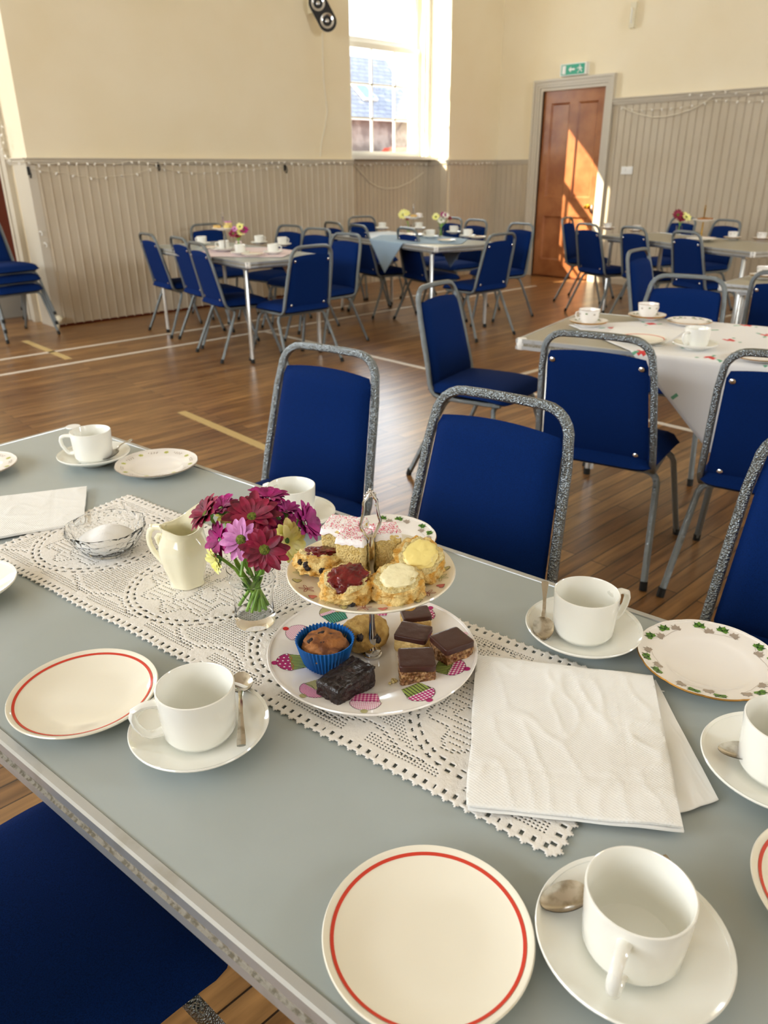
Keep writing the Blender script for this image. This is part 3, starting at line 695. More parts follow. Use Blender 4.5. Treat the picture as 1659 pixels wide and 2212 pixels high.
G3 = [((3.28, 6.42), -6, 'leftmost blue chair at the table by the left boarded wall'), ((3.25, 5.84), -8, 'middle of the three blue chairs on the left side of the left table'),
      ((3.08, 5.27), -9, 'nearest of the three blue chairs on the left side of the left table'), ((3.50, 4.41), 88, 'blue chair with its back to us at the near end of the left table'),
      ((4.42, 5.10), 182, 'blue chair at the right front side of the left table, seen from its front'), ((4.76, 6.33), 186, 'farther of two small blue chairs against the wall side of the left table'),
      ((4.67, 5.80), 186, 'nearer of two small blue chairs against the wall side of the left table'), ((4.34, 7.18), 262, 'blue chair at the far end of the left table beside the boarded wall')]
for T, a, l in G3: chair(T, a, l)
G4 = [((5.33, 6.38), -10, 'small blue chair at the far left of the table below the window'), ((6.27, 6.98), 258, 'blue chair at the far end of the table below the window'),
      ((5.20, 5.85), -12, 'middle blue chair on the left side of the table below the window'), ((5.22, 5.20), -14, 'nearest blue chair on the left side of the table below the window'),
      ((6.75, 6.00), 172, 'farthest blue chair on the right of the window table'), ((6.60, 5.52), 170, 'middle blue chair on the right side of the table below the window'),
      ((6.42, 4.80), 170, 'nearest blue chair on the right side of the table below the window'), ((5.26, 4.12), 88, 'blue chair with its back to us at the near end of the window table')]
for T, a, l in G4: chair(T, a, l)
G5 = [((7.55, 5.05), 285, 'chair in silhouette before the sunlit wooden door'), ((6.75, 4.28), -20, 'chair in silhouette at the left end of the right wall table'),
      ((6.62, 3.72), -22, 'blue chair at the right wall table with its back to us, left one'), ((6.42, 3.12), -24, 'blue chair at the right wall table with its back to us, right one'),
      ((8.16, 3.54), 160, 'blue chair between the right wall and its table, facing us'), ((8.35, 4.10), 162, 'blue chair half hidden behind the flowers on the right wall table'),
      ((7.35, 2.10), 110, 'blue chair at the extreme right end of the right wall table')]
for T, a, l in G5: chair(T, a, l)
for k in range(3):
    a_k = R(-78); chair((2.35-.275*math.cos(a_k)+.004*k, 7.285-.275*math.sin(a_k)+.012*k), -78, ('lowest', 'middle', 'topmost')[k]+' of three blue chairs stacked at the left edge by the dark doorway', z=.085*k)

# ------------------------------------------------------------------ crockery
def interp(prof, r):
    for (a, za), (b, zb) in zip(prof, prof[1:]):
        if min(a, b) <= r <= max(a, b) and a != b: return za+(zb-za)*(r-a)/(b-a)
    return prof[-1][1]
TOP_SIDE = [(0, .0065), (.045, .0065), (.058, .009), (.072, .0135), (.0815, .017)]
TOP_RIM = [(0, .0055), (.048, .0055), (.054, .0085), (.060, .0105), (.0845, .0155)]
TOP_LOWER = [(0, .008), (.074, .008), (.084, .0125), (.090, .0145), (.131, .0195)]
TOP_UPPER = [(0, .007), (.060, .007), (.070, .010), (.078, .012), (.0985, .0165)]
class Deco:
    """flat patterns laid on a plate's glaze"""
    def __init__(s, m, top, eps=.00035): s.m = m; s.top = top; s.e = eps
    def to3(s, p, r0, th, rot, sc):
        x, y = p[0]*sc, p[1]*sc; c, q = math.cos(rot), math.sin(rot); x, y = x*c-y*q, x*q+y*c
        X = (r0+y)*1.0; a = th; wx = X*math.cos(a)-x*math.sin(a)*-1*-1; 
        px = (r0+y)*math.cos(th)+x*-math.sin(th); py = (r0+y)*math.sin(th)+x*math.cos(th)
        r = math.hypot(px, py); return (px, py, interp(s.top, min(r, s.top[-1][0]))+s.e)
    def poly(s, pts, r0, th, mi, rot=0, sc=1, lift=0):
        n = len(pts); c = (sum(p[0] for p in pts)/n, sum(p[1] for p in pts)/n)
        vs = [s.to3(p, r0, th, rot, sc) for p in pts]+[s.to3(c, r0, th, rot, sc)]
        vs = [(x, y, z+lift) for x, y, z in vs]; s.m.add(vs, [(i, (i+1) % n, n) for i in range(n)], mi)
    def line(s, pts, w, r0, th, mi, rot=0, sc=1, closed=False, lift=.0001):
        n = len(pts); vs = []
        for i in range(n):
            a = pts[(i-1) % n] if closed or i else pts[i]; b = pts[(i+1) % n] if closed or i < n-1 else pts[i]
            dx, dy = b[0]-a[0], b[1]-a[1]; l = math.hypot(dx, dy) or 1; nx, ny = -dy/l*w/2, dx/l*w/2
            for k in (-1, 1):
                q = s.to3((pts[i][0]+k*nx, pts[i][1]+k*ny), r0, th, rot, sc); vs.append((q[0], q[1], q[2]+lift))
        fs = [(2*i, 2*i+1, 2*((i+1) % n)+1, 2*((i+1) % n)) for i in range(n if closed else n-1)]; s.m.add(vs, fs, mi)
def ell(cx, cy, a, b, rot=0, n=10): return [(cx+a*math.cos(t)*math.cos(rot)-b*math.sin(t)*math.sin(rot), cy+a*math.cos(t)*math.sin(rot)+b*math.sin(t)*math.cos(rot)) for t in [2*PI*i/n for i in range(n)]]
def plate_mesh(m, top, R_, foot, n=96, rimmi=0, scallop=0, edge_t=.0035):
    under = [(0, .003), (foot-.004, .003), (foot-.003, 0), (foot, 0), (foot+.003, .003), (R_*.8, top[-1][1]-.009), (R_-.001, top[-1][1]-.001)]
    rim = [(R_, top[-1][1]+.0008), (R_-.001, top[-1][1]+.0022), (R_-.0035, top[-1][1]+.0015)]
    prof = under+rim+top[::-1]
    if prof[-1][0] > 0: prof.append((0, prof[-1][1]))
    rf = (lambda t, r, i: r*(1+scallop*abs(math.sin(t*6))**.6*(r/R_)**6)) if scallop else None
    mis = [0]*(len(prof)-1); mis[len(under)-1] = rimmi; mis[len(under)] = rimmi
    m.lathe(prof, n, mis=mis, rf=rf)
def side_plate(label, p, rz=0):
    t = thing('side_plate', label, 'plate', (p[0], p[1], p[2]), rz, None); m = MB()
    plate_mesh(m, TOP_SIDE, .0865, .05)
    d = Deco(m, TOP_SIDE, .0003)
    N = 120; r1, r2 = .0768, .0798; vs = []
    for i in range(N):
        a = 2*PI*i/N
        for r in (r1, (r1+r2)/2, r2): vs.append((r*math.cos(a), r*math.sin(a), interp(TOP_SIDE, r)+.0004))
    m.add(vs, [(3*i+k, 3*i+k+1, 3*((i+1) % N)+k+1, 3*((i+1) % N)+k) for i in range(N) for k in (0, 1)], 1)
    m.build('plate', ['china_cream', 'red_line'], t); return t
def leaf5(sc=1.0):
    out = []
    for k, a in enumerate((-72, -36, 0, 36, 72)):
        L = (.0058, .0072, .008, .0072, .0058)[k]*sc; w = .0019*sc; b = R(a+90); c, s_ = math.cos(b), math.sin(b)
        out.append([(0, 0), (L*.35*c-w*.7*s_, L*.35*s_+w*.7*c), (L*.62*c-w*s_, L*.62*s_+w*c), (L*.72*c-w*.4*s_, L*.72*s_+w*.4*c), (L*c, L*s_), (L*.72*c+w*.4*s_, L*.72*s_-w*.4*c), (L*.62*c+w*s_, L*.62*s_-w*c), (L*.35*c+w*.7*s_, L*.35*s_-w*.7*c)])
    return out
def leaf_cluster(d, r0, th, rr, sc=1.0):
    for k, (dx, dy, a, mi) in enumerate(((-.0138, -.001, 40, 4), (-.0055, .003, 15, 2), (.003, -.0015, -20, 4), (.0110, .002, -10, 2))):
        for j, lf in enumerate(leaf5(sc*(.95 if mi == 2 else .8))):
            d.poly([(x+0, y+0) for x, y in [(px*math.cos(R(a))-py*math.sin(R(a))+dx*sc, px*math.sin(R(a))+py*math.cos(R(a))+dy*sc) for px, py in lf]], r0, th, (mi if mi == 4 else (2 if j % 2 else 3)))
    d.line([(-.017*sc, -.002*sc), (-.008*sc, -.001*sc), (.003*sc, -.002*sc), (.0125*sc, .0015*sc)], .0004, r0, th, 4)
def leaf_plate(label, p, rz=0, R_=.0875):
    t = thing('patterned_plate', label, 'plate', p, rz); m = MB()
    plate_mesh(m, TOP_RIM, R_, .045, n=144, rimmi=1, scallop=.012); d = Deco(m, TOP_RIM)
    for k in range(6): leaf_cluster(d, .0685, 2*PI*k/6, random, 1.7)
    m.build('plate', ['china_bone', 'gold_line', 'd_leaf', 'd_leaf2', 'd_taupe'], t); return t
def daisy_plate(label, p, rz=0):
    t = thing('patterned_plate', label, 'plate', p, rz); m = MB()
    plate_mesh(m, TOP_RIM, .0865, .045, n=144, rimmi=2, scallop=.010); d = Deco(m, TOP_RIM)
    for k in range(8):
        th = 2*PI*k/8
        for j in range(7): d.poly(ell(.0035*math.cos(j*.9), .0035*math.sin(j*.9), .0022, .0014, j*.9, 6), .072, th, 1)
        d.poly(ell(0, 0, .0016, .0016, 0, 6), .072, th, 3, lift=.0001)
        for q in range(7):
            a = th+PI/8+(q-3)*.042; d.poly(ell(.001*(-1)**q, .002*(-1)**q, .0024, .0009, q*1.9, 6), .072, a, 2)
    m.build('plate', ['china_bone', 'd_lime', 'd_taupe', 'd_olive'], t); return t
SAUCER_TOP = [(0, .0055), (.029, .0055), (.031, .0075), (.05, .0115), (.068, .0175), (.0735, .0205)]
def saucer_mesh(m, R_=.0775, rimmi=0):
    m.lathe([(0, .003), (.029, .003), (.030, 0), (.034, 0), (.036, .004), (.055, .009), (.072, .0165), (.0772, .0212), (.0775, .0225), (.0765, .0238), (.0735, .0220)] + SAUCER_TOP[::-1], 72,
            rf=(lambda t, r, i: r*R_/.0775), mis=[0]*6+[rimmi]*3+[0]*7)
def make_saucer(label, p, rz=0, matn='china_white', R_=.0775, deco=False):
    t = thing('saucer', label, 'saucer', p, rz); m = MB(); saucer_mesh(m, R_, 1 if deco else 0)
    if deco:
        d = Deco(m, SAUCER_TOP)
        for k in range(5): leaf_cluster(d, .058, 2*PI*k/5, random, 1.2)
    m.build('dish', [matn, 'gold_line', 'd_leaf', 'd_leaf2', 'd_taupe'] if deco else matn, t); return t
def make_cup(label, p, rz, matn='china_white', s=1.0):
    """straight sided cup, handle along local +x"""
    t = thing('teacup', label, 'cup', p, rz); t.scale = (s*1.07, s*1.07, s*1.05); m = MB()
    m.lathe([(0, .0035), (.024, .0035), (.026, 0), (.029, 0), (.0305, .004), (.035, .0065), (.0375, .012), (.0385, .03), (.0402, .0625), (.0400, .0642), (.0388, .0648), (.0378, .0635), (.0366, .04), (.0355, .016), (.032, .0085), (.026, .0065), (0, .0065)], 72)
    b = m.build('cup_body', matn, t)
    m = MB(); m.tube([(.0365, 0, .051), (.044, 0, .053), (.054, 0, .053), (.0625, 0, .049), (.0642, 0, .042), (.0625, 0, .032), (.0560, 0, .020), (.0505, 0, .0155), (.045, 0, .0148), (.0355, 0, .0165)], .0047, 10, .0038, up=(0, 0, 1), taper=[1.35, 1.1, 1, 1, 1.05, 1, 1, 1.05, 1.1, 1.35])
    m.build('handle', matn, t); return t
TCUP = [(0, .003), (.018, .003), (.019, 0), (.021, 0), (.022, .004), (.028, .010), (.036, .022), (.0395, .040), (.0425, .060), (.0430, .0615), (.0415, .0612), (.038, .040), (.034, .022), (.026, .012), (0, .008)]
def make_floral_cup(label, p, rz):
    t = thing('teacup', label, 'cup', p, rz); m = MB(); m.lathe(TCUP, 56, mis=[0]*8+[1, 1]+[0]*4)
    for k in range(8):
        a = 2*PI*k/8+.2; r = .0402; 
        for j, lf in enumerate(leaf5(.9)):
            vs = [((r+.0012*0+(y-.0)*.08+.0008)*math.cos(a+x/r), (r+y*.08+.0008)*math.sin(a+x/r), .043+(.003 if k % 2 else 0)+y*.9) for x, y in lf]
            n = len(vs); c = tuple(sum(v[i] for v in vs)/n for i in range(3)); m.add(vs+[c], [(i, (i+1) % n, n) for i in range(n)], (2 if k % 2 else 4) if j % 2 else (3 if k % 2 else 4))
    m.build('cup_body', ['china_bone', 'gold_line', 'd_leaf', 'd_leaf2', 'd_taupe'], t)
    m = MB(); m.tube([(.036, 0, .045), (.045, 0, .053), (.054, 0, .050), (.056, 0, .040), (.050, 0, .026), (.042, 0, .019), (.033, 0, .018)], .0028, 8, .0024, up=(0, 0, 1)); m.build('handle', 'china_bone', t); return t
def spoon(label, pb, pt, matn='silver_spoon', flip=1, group=None):
    """pb bowl centre, pt handle tip (3-D points)"""
    pb = Vector(pb); pt = Vector(pt); x = pt-pb; L = x.length; x.normalize(); z = Vector((0, 0, 1)); y = z.cross(x).normalized(); z = x.cross(y)
    t = thing('teaspoon', label, 'spoon', pb); t.matrix_world = Matrix(((x.x, y.x, z.x, pb.x), (x.y, y.y, z.y, pb.y), (x.z, y.z, z.z, pb.z), (0, 0, 0, 1)))
    m = MB(); a, b = .0215, .0140
    def bowl(u, v, off):
        r = u; th = 2*PI*v; X = math.cos(th)*r; Y = math.sin(th)*r; eg = 1+.12*X
        return (X*a, Y*b*eg, flip*(-.0055*(1-r*r)+.0012)+.0035+off)
    m.grid(lambda u, v: bowl(u, v, .0004), 8, 28); m.grid(lambda u, v: bowl(u, v, -.0005), 8, 28, flip=True)
    m.build('bowl', matn, t, angle=70)
    m = MB(); n = 12; path = []; tp = []
    for i in range(n+1):
        k = i/n; path.append((.0195+(L-.0195)*k, 0, .0045+.008*math.sin(PI*min(1, k*1.3)*.8)*(1-k)+.0*k)); tp.append(1.0 if k < .1 else (.75 if k < .45 else .75+1.0*((k-.45)/.55)**1.2 if k < .93 else 1.5))
    m.tube(path, .0034, 8, .0011, up=(0, 0, 1), taper=tp); m.build('handle', matn, t, angle=70); return t

ZT = .7465                                        # on the laminate (just above the rim lip)
def on(x, y, z=ZT): p = at(x, y, z); return (p.x, p.y, z)
side_plate('cream plate with a red ring at the bottom of the photo, beside the nearest cup', on(924, 2022, .758)[:2]+(ZT,))
side_plate('cream plate with a red ring at the left, beside the cup with upright spoon', on(183, 1500, .758)[:2]+(ZT,))
side_plate('cream plate with a red ring cut off by the right edge', (on(1633, 1970)[0]+.0865*math.cos(R(-43)), on(1633, 1970)[1]+.0865*math.sin(R(-43)), ZT))
leaf_plate('white gold rimmed plate with green and grey leaves at the right', on(1531, 1426, .758)[:2]+(ZT,), R(20))
leaf_plate('leaf pattern plate half hidden behind the upper tier of cakes', (.800, .845, ZT), R(35))
daisy_plate('white plate with yellow green daisies near the far left corner', on(339, 1003, .758)[:2]+(ZT,), 0)
o = daisy_plate('white plate only just showing at the left edge beyond the napkin', (on(8, 990)[0]-.075, on(8, 990)[1]-.045, ZT))
S1 = on(1364, 2034, .760); S2 = on(433, 1574, .760); S3 = on(1259, 1361, .760); S4 = on(204, 986, .760); S6 = on(633, 1114, .760)
S5 = (on(1523, 1650, .765)[0]+.0775*math.cos(R(-43)), on(1523, 1650, .765)[1]+.0775*math.sin(R(-43)), 0)
def dirdeg(a, b): return math.atan2(b.y-a.y, b.x-a.x)
ZC = ZT+.006
sets = [(S1, 'nearest white saucer at the bottom right', 'nearest white cup at the bottom right, its handle toward us', dirdeg(at(1364, 2050, .79), at(1338, 2130, .79)), .99),
        (S2, 'white saucer below the left cup with the upright spoon', 'white cup beside the left red ringed plate, handle toward the left', dirdeg(at(425, 1570, .78), at(345, 1590, .78)), 1.0),
        (S3, 'white saucer between the leaf plate and the cake stand', 'white cup beside the leaf pattern plate, handle turned away', dirdeg(at(1265, 1340, .78), at(1352, 1318, .78)), 1.0),
        (S4, 'white saucer at the far left corner of the foreground table', 'white cup beside the daisy plate at the far left corner', dirdeg(at(200, 975, .78), at(150, 975, .78)), 1.0),
        (S5, 'white saucer cut off by the right edge below the napkins', 'white cup cut off by the right edge below the napkins', R(-30), 1.0),
        (S6, 'white saucer behind the flower vase', 'plain white cup behind the flower vase', R(100), 1.0)]
for S, ls, lc, rz, sc in sets:
    make_saucer(ls, (S[0], S[1], ZT)); make_cup(lc, (S[0], S[1], ZC), rz, s=sc)
p = on(4, 1215, .765); make_saucer('white saucer cut off by the left edge below the napkin', (p[0]-.07, p[1]-.035, ZT))
def up(x, y, z): return at(x, y, z)
spoon('worn silver teaspoon on the nearest saucer, handle behind the cup', up(1219, 1945, ZT+.021), up(1219, 1945, ZT+.021)+(up(1385, 1885, ZT+.03)-up(1219, 1945, ZT+.021)).normalized()*.10)
spoon('silver teaspoon lying upright in view beside the left cup', up(521, 1480, ZT+.021), up(522, 1618, ZT+.027))
spoon('teaspoon with ribbed handle leaning on the saucer by the leaf plate', up(1173, 1362, ZT+.018), up(1177, 1262, ZT+.040))
spoon('teaspoon whose handle sticks out behind the far left cup', up(240, 985, ZT+.018), up(286, 953, ZT+.034))
spoon('teaspoon on the saucer at the right edge', up(1597, 1628, ZT+.021), up(1597, 1628, ZT+.021)+Vector((math.cos(R(-55)), math.sin(R(-55)), .06)).normalized()*.12)

# ------------------------------------------------------------------ crochet runner
def quad(c, u, v):   # c: 4 corners (u0v0,u1v0,u1v1,u0v1)
    return (c[0]*(1-u)+c[1]*u)*(1-v) + (c[3]*(1-u)+c[2]*u)*v
DC = [Vector((.462, .258, 0)), Vector((.757, .325, 0)), Vector((.588, 1.362, 0)), Vector((.285, 1.300, 0))]
DWd, DLn = .303, 1.05; NU, NV = 142, 490; cu, cv = DWd/NU, DLn/NV
def lace(i, j):
    x = (i+.5)*cu; y = (j+.5)*cv; ex = min(x, DWd-x); ey = min(y, DLn-y); e = min(ex, ey); s_ = y if ex < ey else x
    if e < .0045*abs(math.sin(PI*s_/.0125)): return False
    if .0095 < e < .0150:
        q = (s_/.0125) % 1
        if .25 < q < .55 and not (.0118 < e < .0128): return False
        return True
    if e < .022: return True
    net = (i % 3 == 0 and j % 3 == 0)
    per = .262; yc = (y % per)-per/2; xc = x-DWd/2; r = math.hypot(xc, yc*1.02); th = math.atan2(yc, xc)
    k = int(y/per)
    def ring(r0, w, n): return abs(r-r0) < w and (int((th+PI)/(2*PI)*n*2) % 2 == 0)
    ev = i % 2 == 0 and j % 2 == 0; eb = i % 2 == 0 and j % 3 != 0
    if r < .120:
        if r < .016: return not (ev and r > .006)
        pet = .045+.013*math.cos(6*th)
        if abs(r-pet) < .0034 and eb: return False
        if r < pet-.006: return not (eb and math.cos(6*th) < -.3)
        pet2 = .081+.010*math.cos(9*th+k)
        if abs(r-pet2) < .0034 and eb: return False
        if pet+.008 < r < pet2-.008 and i % 4 == 0 and j % 2: return False
        if ring(.1035, .0018, 44) or ring(.1135, .0018, 48): return False
        return True
    q = math.sin(y*52+1.1)*.010; t_ = ex-.042-q
    if abs(t_) < .0034 and eb: return False
    if ex > .052+q and ev: return False
    if .024 < ex < .036+q*.4 and j % 2 and i % 2 and abs(math.sin(y*24)) > .35: return False
    return True
m = MB(); rng = random.Random(3)
def dpt(u, v):
    p = quad(DC, u, v); h = .0016+.0005*noise.noise(Vector((p.x*160, p.y*160, 0)))+.0012*max(0, noise.noise(Vector((p.x*14, p.y*14, 3))))
    return (p.x+.003*noise.noise(Vector((v*9, 0, 1))), p.y, ZT-.001+h)
m.grid(dpt, NU, NV, keep=lace)
o = m.build('crochet_runner', 'crochet', angle=180); tag(o, 'long white crochet lace runner under the cake stand and vase', 'table runner')
md = o.modifiers.new('thickness', 'SOLIDIFY'); md.thickness = .0012; md.offset = 1
m = MB(); p = on(1416, 1498, ZT+.002); 
for k in range(3): m.tube([Vector(p)+Vector((.001*k-.008, .006*k-.006, 0)), Vector(p)+Vector((.004, .002*k, .003)), Vector(p)+Vector((.010-.003*k, -.006+.004*k, .001))], .0006, 5)
o2 = m.build('loose_thread', 'crochet', None); o2.parent = o

# ------------------------------------------------------------------ paper napkins
def napkin(label, C4, z, t_=.0022, seed=0, wr=1.0, border=True, group=None):
    """C4 = tl,tr,br,bl ground points"""
    C4 = [Vector((c[0], c[1], 0)) for c in C4]; N = 70; off = Vector((seed*5.1, seed*2.3, 0))
    cen = (C4[0]+C4[1]+C4[2]+C4[3])/4
    def hgt(u, v):
        a = noise.noise(Vector((u*3.0+v*1.5, v*2.2-u*2.0, seed+.5))); b = 1-abs(noise.noise(Vector((u*6+v*4, v*3-u*4, seed+2.7))))*2
        c = 1-abs(noise.noise(Vector((u*11-v*6, v*7, seed+7.7))))*2.4
        h = .0016*a + .0022*max(0, b-.62)*wr*2 + .0006*max(0, c-.5)*wr*2
        if border:
            bx = min(u, 1-u, v, 1-v)
            if .985 > 0 and (abs(v-.22) < .012 or abs(u-.80) < .012): h -= .0005
        return h
    def P(u, v):
        p = quad(C4, u, 1-v) if False else (C4[3]*(1-u)+C4[2]*u)*(1-v)+(C4[0]*(1-u)+C4[1]*u)*v
        p = p + (cen-p)*.02*noise.noise(Vector((u*4, v*4, seed)))
        e = min(u, 1-u, v, 1-v); k = min(1, e/.04)
        return Vector((p.x, p.y, z+t_+(hgt(u, v)+.001)*(.4+.6*k)))
    m = MB(); m.grid(P, N, N)
    # folded edges: rounded sides down to the base
    lay = 3; ring = [(i/N, 0) for i in range(N)]+[(1, i/N) for i in range(N)]+[(1-i/N, 1) for i in range(N)]+[(0, 1-i/N) for i in range(N)]
    rows = [[P(u, v) for u, v in ring]]
    for k in range(1, 5):
        rows.append([Vector((q.x+(q-cen).x*(.003 if k % 2 else -.001), q.y+(q-cen).y*(.003 if k % 2 else -.001), q.z+(z-q.z)*k/4)) for q in rows[0]])
    n = len(ring); vs = [q for r in rows for q in r]; m.add(vs, [(r*n+i, r*n+(i+1) % n, (r+1)*n+(i+1) % n, (r+1)*n+i) for r in range(4) for i in range(n)])
    o = m.build('paper_napkin', 'paper_white' if border else 'paper_smooth', angle=60); tag(o, label, 'napkin', group); return o
zn = ZT+.0035
low = [at(1190, 1400, zn), at(1416, 1462, zn), at(1550, 1728, zn), at(1290, 1790, zn)]
a_, b_, c_ = at(1416, 1470, zn), at(1552, 1727, zn), at(1466, 1757, zn)
dl_ = (c_-b_).normalized()*.085
napkin('lowest white paper napkin at the right, turned so one corner points to the right edge', [a_+dl_*.9, a_, b_, b_+dl_], zn-.001, .0015, 4, .15, False)
def ncorn(dz, dx=0, dy=0): return [at(1028+dx, 1418+dy, ZT+dz), at(1409+dx, 1463+dy, ZT+dz), at(1474+dx, 1790+dy, ZT+dz), at(1008+dx, 1742+dy, ZT+dz)]
napkin('middle folded white napkin of the stack in front of the leaf plate, edges only showing', ncorn(.006, 3, 8), zn+.002, .0022, 1, .2, False)
napkin('creased embossed white napkin on top of the stack beside the cake stand', ncorn(.010), zn+.0065, .0022, 2, .85)
napkin('folded white napkin cut off by the left edge beyond the sugar bowl', [at(-180, 1095, ZT+.004), at(188, 1053, ZT+.004), at(181, 1130, ZT+.004), at(-190, 1196, ZT+.004)], ZT+.0025, .004, 6, .5)

# ------------------------------------------------------------------ two tier cake stand
U0 = Vector((.552, .608, 0)); ZL = ZT+.0035; ZU = .868
t = thing('cake_stand', 'two tier cake stand with cupcake patterned lower plate and flowery upper plate', 'cake stand', (U0.x, U0.y, ZL))
m = MB(); plate_mesh(m, TOP_LOWER, .135, .075, n=120); d = Deco(m, TOP_LOWER)
# materials: 0 china,1 pink,2 magenta,3 green,4 olive,5 teal,6 white,7 red,8 ink,9 palepink
def region(d, test, col, x0, x1, y0, y1, r0, th, step=.0011, flip=1):
    nx = int((x1-x0)/step); ny = int((y1-y0)/step)
    for i in range(nx):
        for j in range(ny):
            x = x0+(i+.5)*step; y = y0+(j+.5)*step
            if test(x, y):
                q = [(x-step/2, y-step/2), (x+step/2, y-step/2), (x+step/2, y+step/2), (x-step/2, y+step/2)]
                d.m.add([d.to3((a, flip*b), r0, th, 0, 1) for a, b in q], [(0, 1, 2, 3)], col(i, j, x, y))
def ging(a, b, c, n=2): return lambda i, j, x, y: a if (i//n % 2 and j//n % 2) else (b if (i//n % 2 or j//n % 2) else c)
def dots(bgc, fg, n=5): return lambda i, j, x, y: fg if (i % n in (1, 2) and (j+(i//n % 2)*2) % n in (1, 2)) else bgc
def strp(a, b, n=3): return lambda i, j, x, y: b if i % n == 0 else a
STY = [(strp(3, 8, 3), ging(2, 1, 6), 2), (ging(2, 1, 9), dots(4, 8), 9), (strp(5, 8, 3), lambda i, j, x, y: 4 if y > .004 else (6 if i % 2 else 1), 5), (ging(2, 2, 6), ging(1, 9, 6, 1), 7),
       (strp(3, 8, 3), dots(2, 6, 6), 2), (lambda i, j, x, y: 4, ging(1, 1, 6, 1), 4), (ging(2, 1, 9), ging(1, 9, 6, 1), 4), (strp(3, 8, 4), ging(2, 1, 6), 2)]
NK = 10
for k in range(NK):
    st = STY[k % 8]; th = 2*PI*k/NK+.12; r0 = .1075
    # wrapper nearer the middle (negative y), icing outward
    region(d, lambda x, y: -.021 <= y < -.001 and abs(x) < .0125+.25*(y+.021), st[0], -.020, .020, -.021, -.001, r0, th)
    region(d, lambda x, y: y >= -.001 and (x/.0185)**2+((y+.001)/.0175)**2 < 1, st[1], -.019, .019, -.001, .0165, r0, th)
    d.poly(ell(0, .0185, .0042, .0042, 0, 12), r0, th, st[2], lift=.0001)
    out = [(-.0125, -.021), (-.0175, -.001)]+[(.0185*math.cos(a), -.001+.0175*math.sin(a)) for a in [PI-PI*i/12 for i in range(13)]]+[(.0175, -.001), (.0125, -.021)]
    d.line(out, .0005, r0, th, 8, closed=True); d.line([(-.0175, -.001), (-.008, -.004), (0, -.001), (.008, -.004), (.0175, -.001)], .0006, r0, th, 7 if k % 8 == 4 else 8)
m.build('lower_plate', ['china_bone', 'd_pink', 'd_magenta', 'd_green', 'd_olive', 'd_teal', 'd_white', 'd_red', 'd_ink', 'd_palepink'], t)
m = MB(); m.M = Matrix.Translation((0, 0, ZU-ZL)); plate_mesh(m, TOP_UPPER, .1035, .055, n=110); d = Deco(m, TOP_UPPER)
for k in range(26):
    th = 2*PI*k/26; r0 = .0885+(.0035 if k % 2 else -.002); kind = k % 4
    if kind in (0, 2):
        mi = 2 if kind == 0 else 4
        for j in range(5):
            a = 2*PI*j/5+k; d.line(ell(.0052*math.cos(a), .0052*math.sin(a), .0045, .0016, a, 8), .0007, r0, th, mi, closed=True)
    else:
        mi = 1 if kind == 1 else 3; hp = [(.0055*math.sin(a)**3, .0011*(4.2*math.cos(a)-1.6*math.cos(2*a)-.6*math.cos(3*a))) for a in [2*PI*i/16 for i in range(16)]]
        d.poly(hp, r0, th, mi, rot=k*1.3); d.line(hp, .0004, r0, th, 2 if kind == 1 else 5, rot=k*1.3, closed=True)
m.build('upper_plate', ['china_cream', 'd_rose', 'd_maroon', 'd_olive', 'd_sage', 'd_ink'], t)
m = MB(); zb = .008; h2 = ZU-ZL
m.lathe([(0, zb), (.0125, zb), (.0125, zb+.003), (.0105, zb+.004), (.011, zb+.009), (.0065, zb+.011), (.0045, zb+.016), (.0062, zb+.022), (.0065, zb+.03), (.0045, zb+.042), (.0035, zb+.055), (.0035, h2-.002), (0, h2-.002)], 12, mis=None)
m.lathe([(0, h2+.006), (.009, h2+.006), (.009, h2+.009), (.0045, h2+.012), (.0035, h2+.02), (.0055, h2+.03), (.0052, h2+.05), (.0035, h2+.062), (0, h2+.062)], 12)
m.build('centre_rod', 'chrome', t, angle=30)
m = MB(); hx = Vector((math.sin(YAW+.5), -math.cos(YAW+.5), 0)); zz = h2+.055
def hp_(a, z): return hx*a+Vector((0, 0, zz+z))
for s_ in (-1, 1): m.tube([hp_(0, 0), hp_(s_*.004, .005), hp_(s_*.0085, .012), hp_(s_*.0125, .02), hp_(s_*.0135, .024), hp_(s_*.0115, .030), hp_(s_*.0095, .038), hp_(s_*.0085, .046), hp_(s_*.0085, .052), hp_(s_*.006, .056)], .0021, 8)
m.tube([hp_(-.006, .056), hp_(-.003, .061), hp_(0, .066), hp_(.003, .061), hp_(.006, .056)], .0026, 8)
for k in range(5): m.blob(hp_((k-2)*.003, .058+(.009-.0022*abs(k-2)*1.6)), (.0021, .0021, .0024), 8, 6)
for k in range(3): m.blob(hp_((k-1)*.003, .060), (.0018, .0018, .003), 8, 6)
m.build('handle', 'chrome', t)

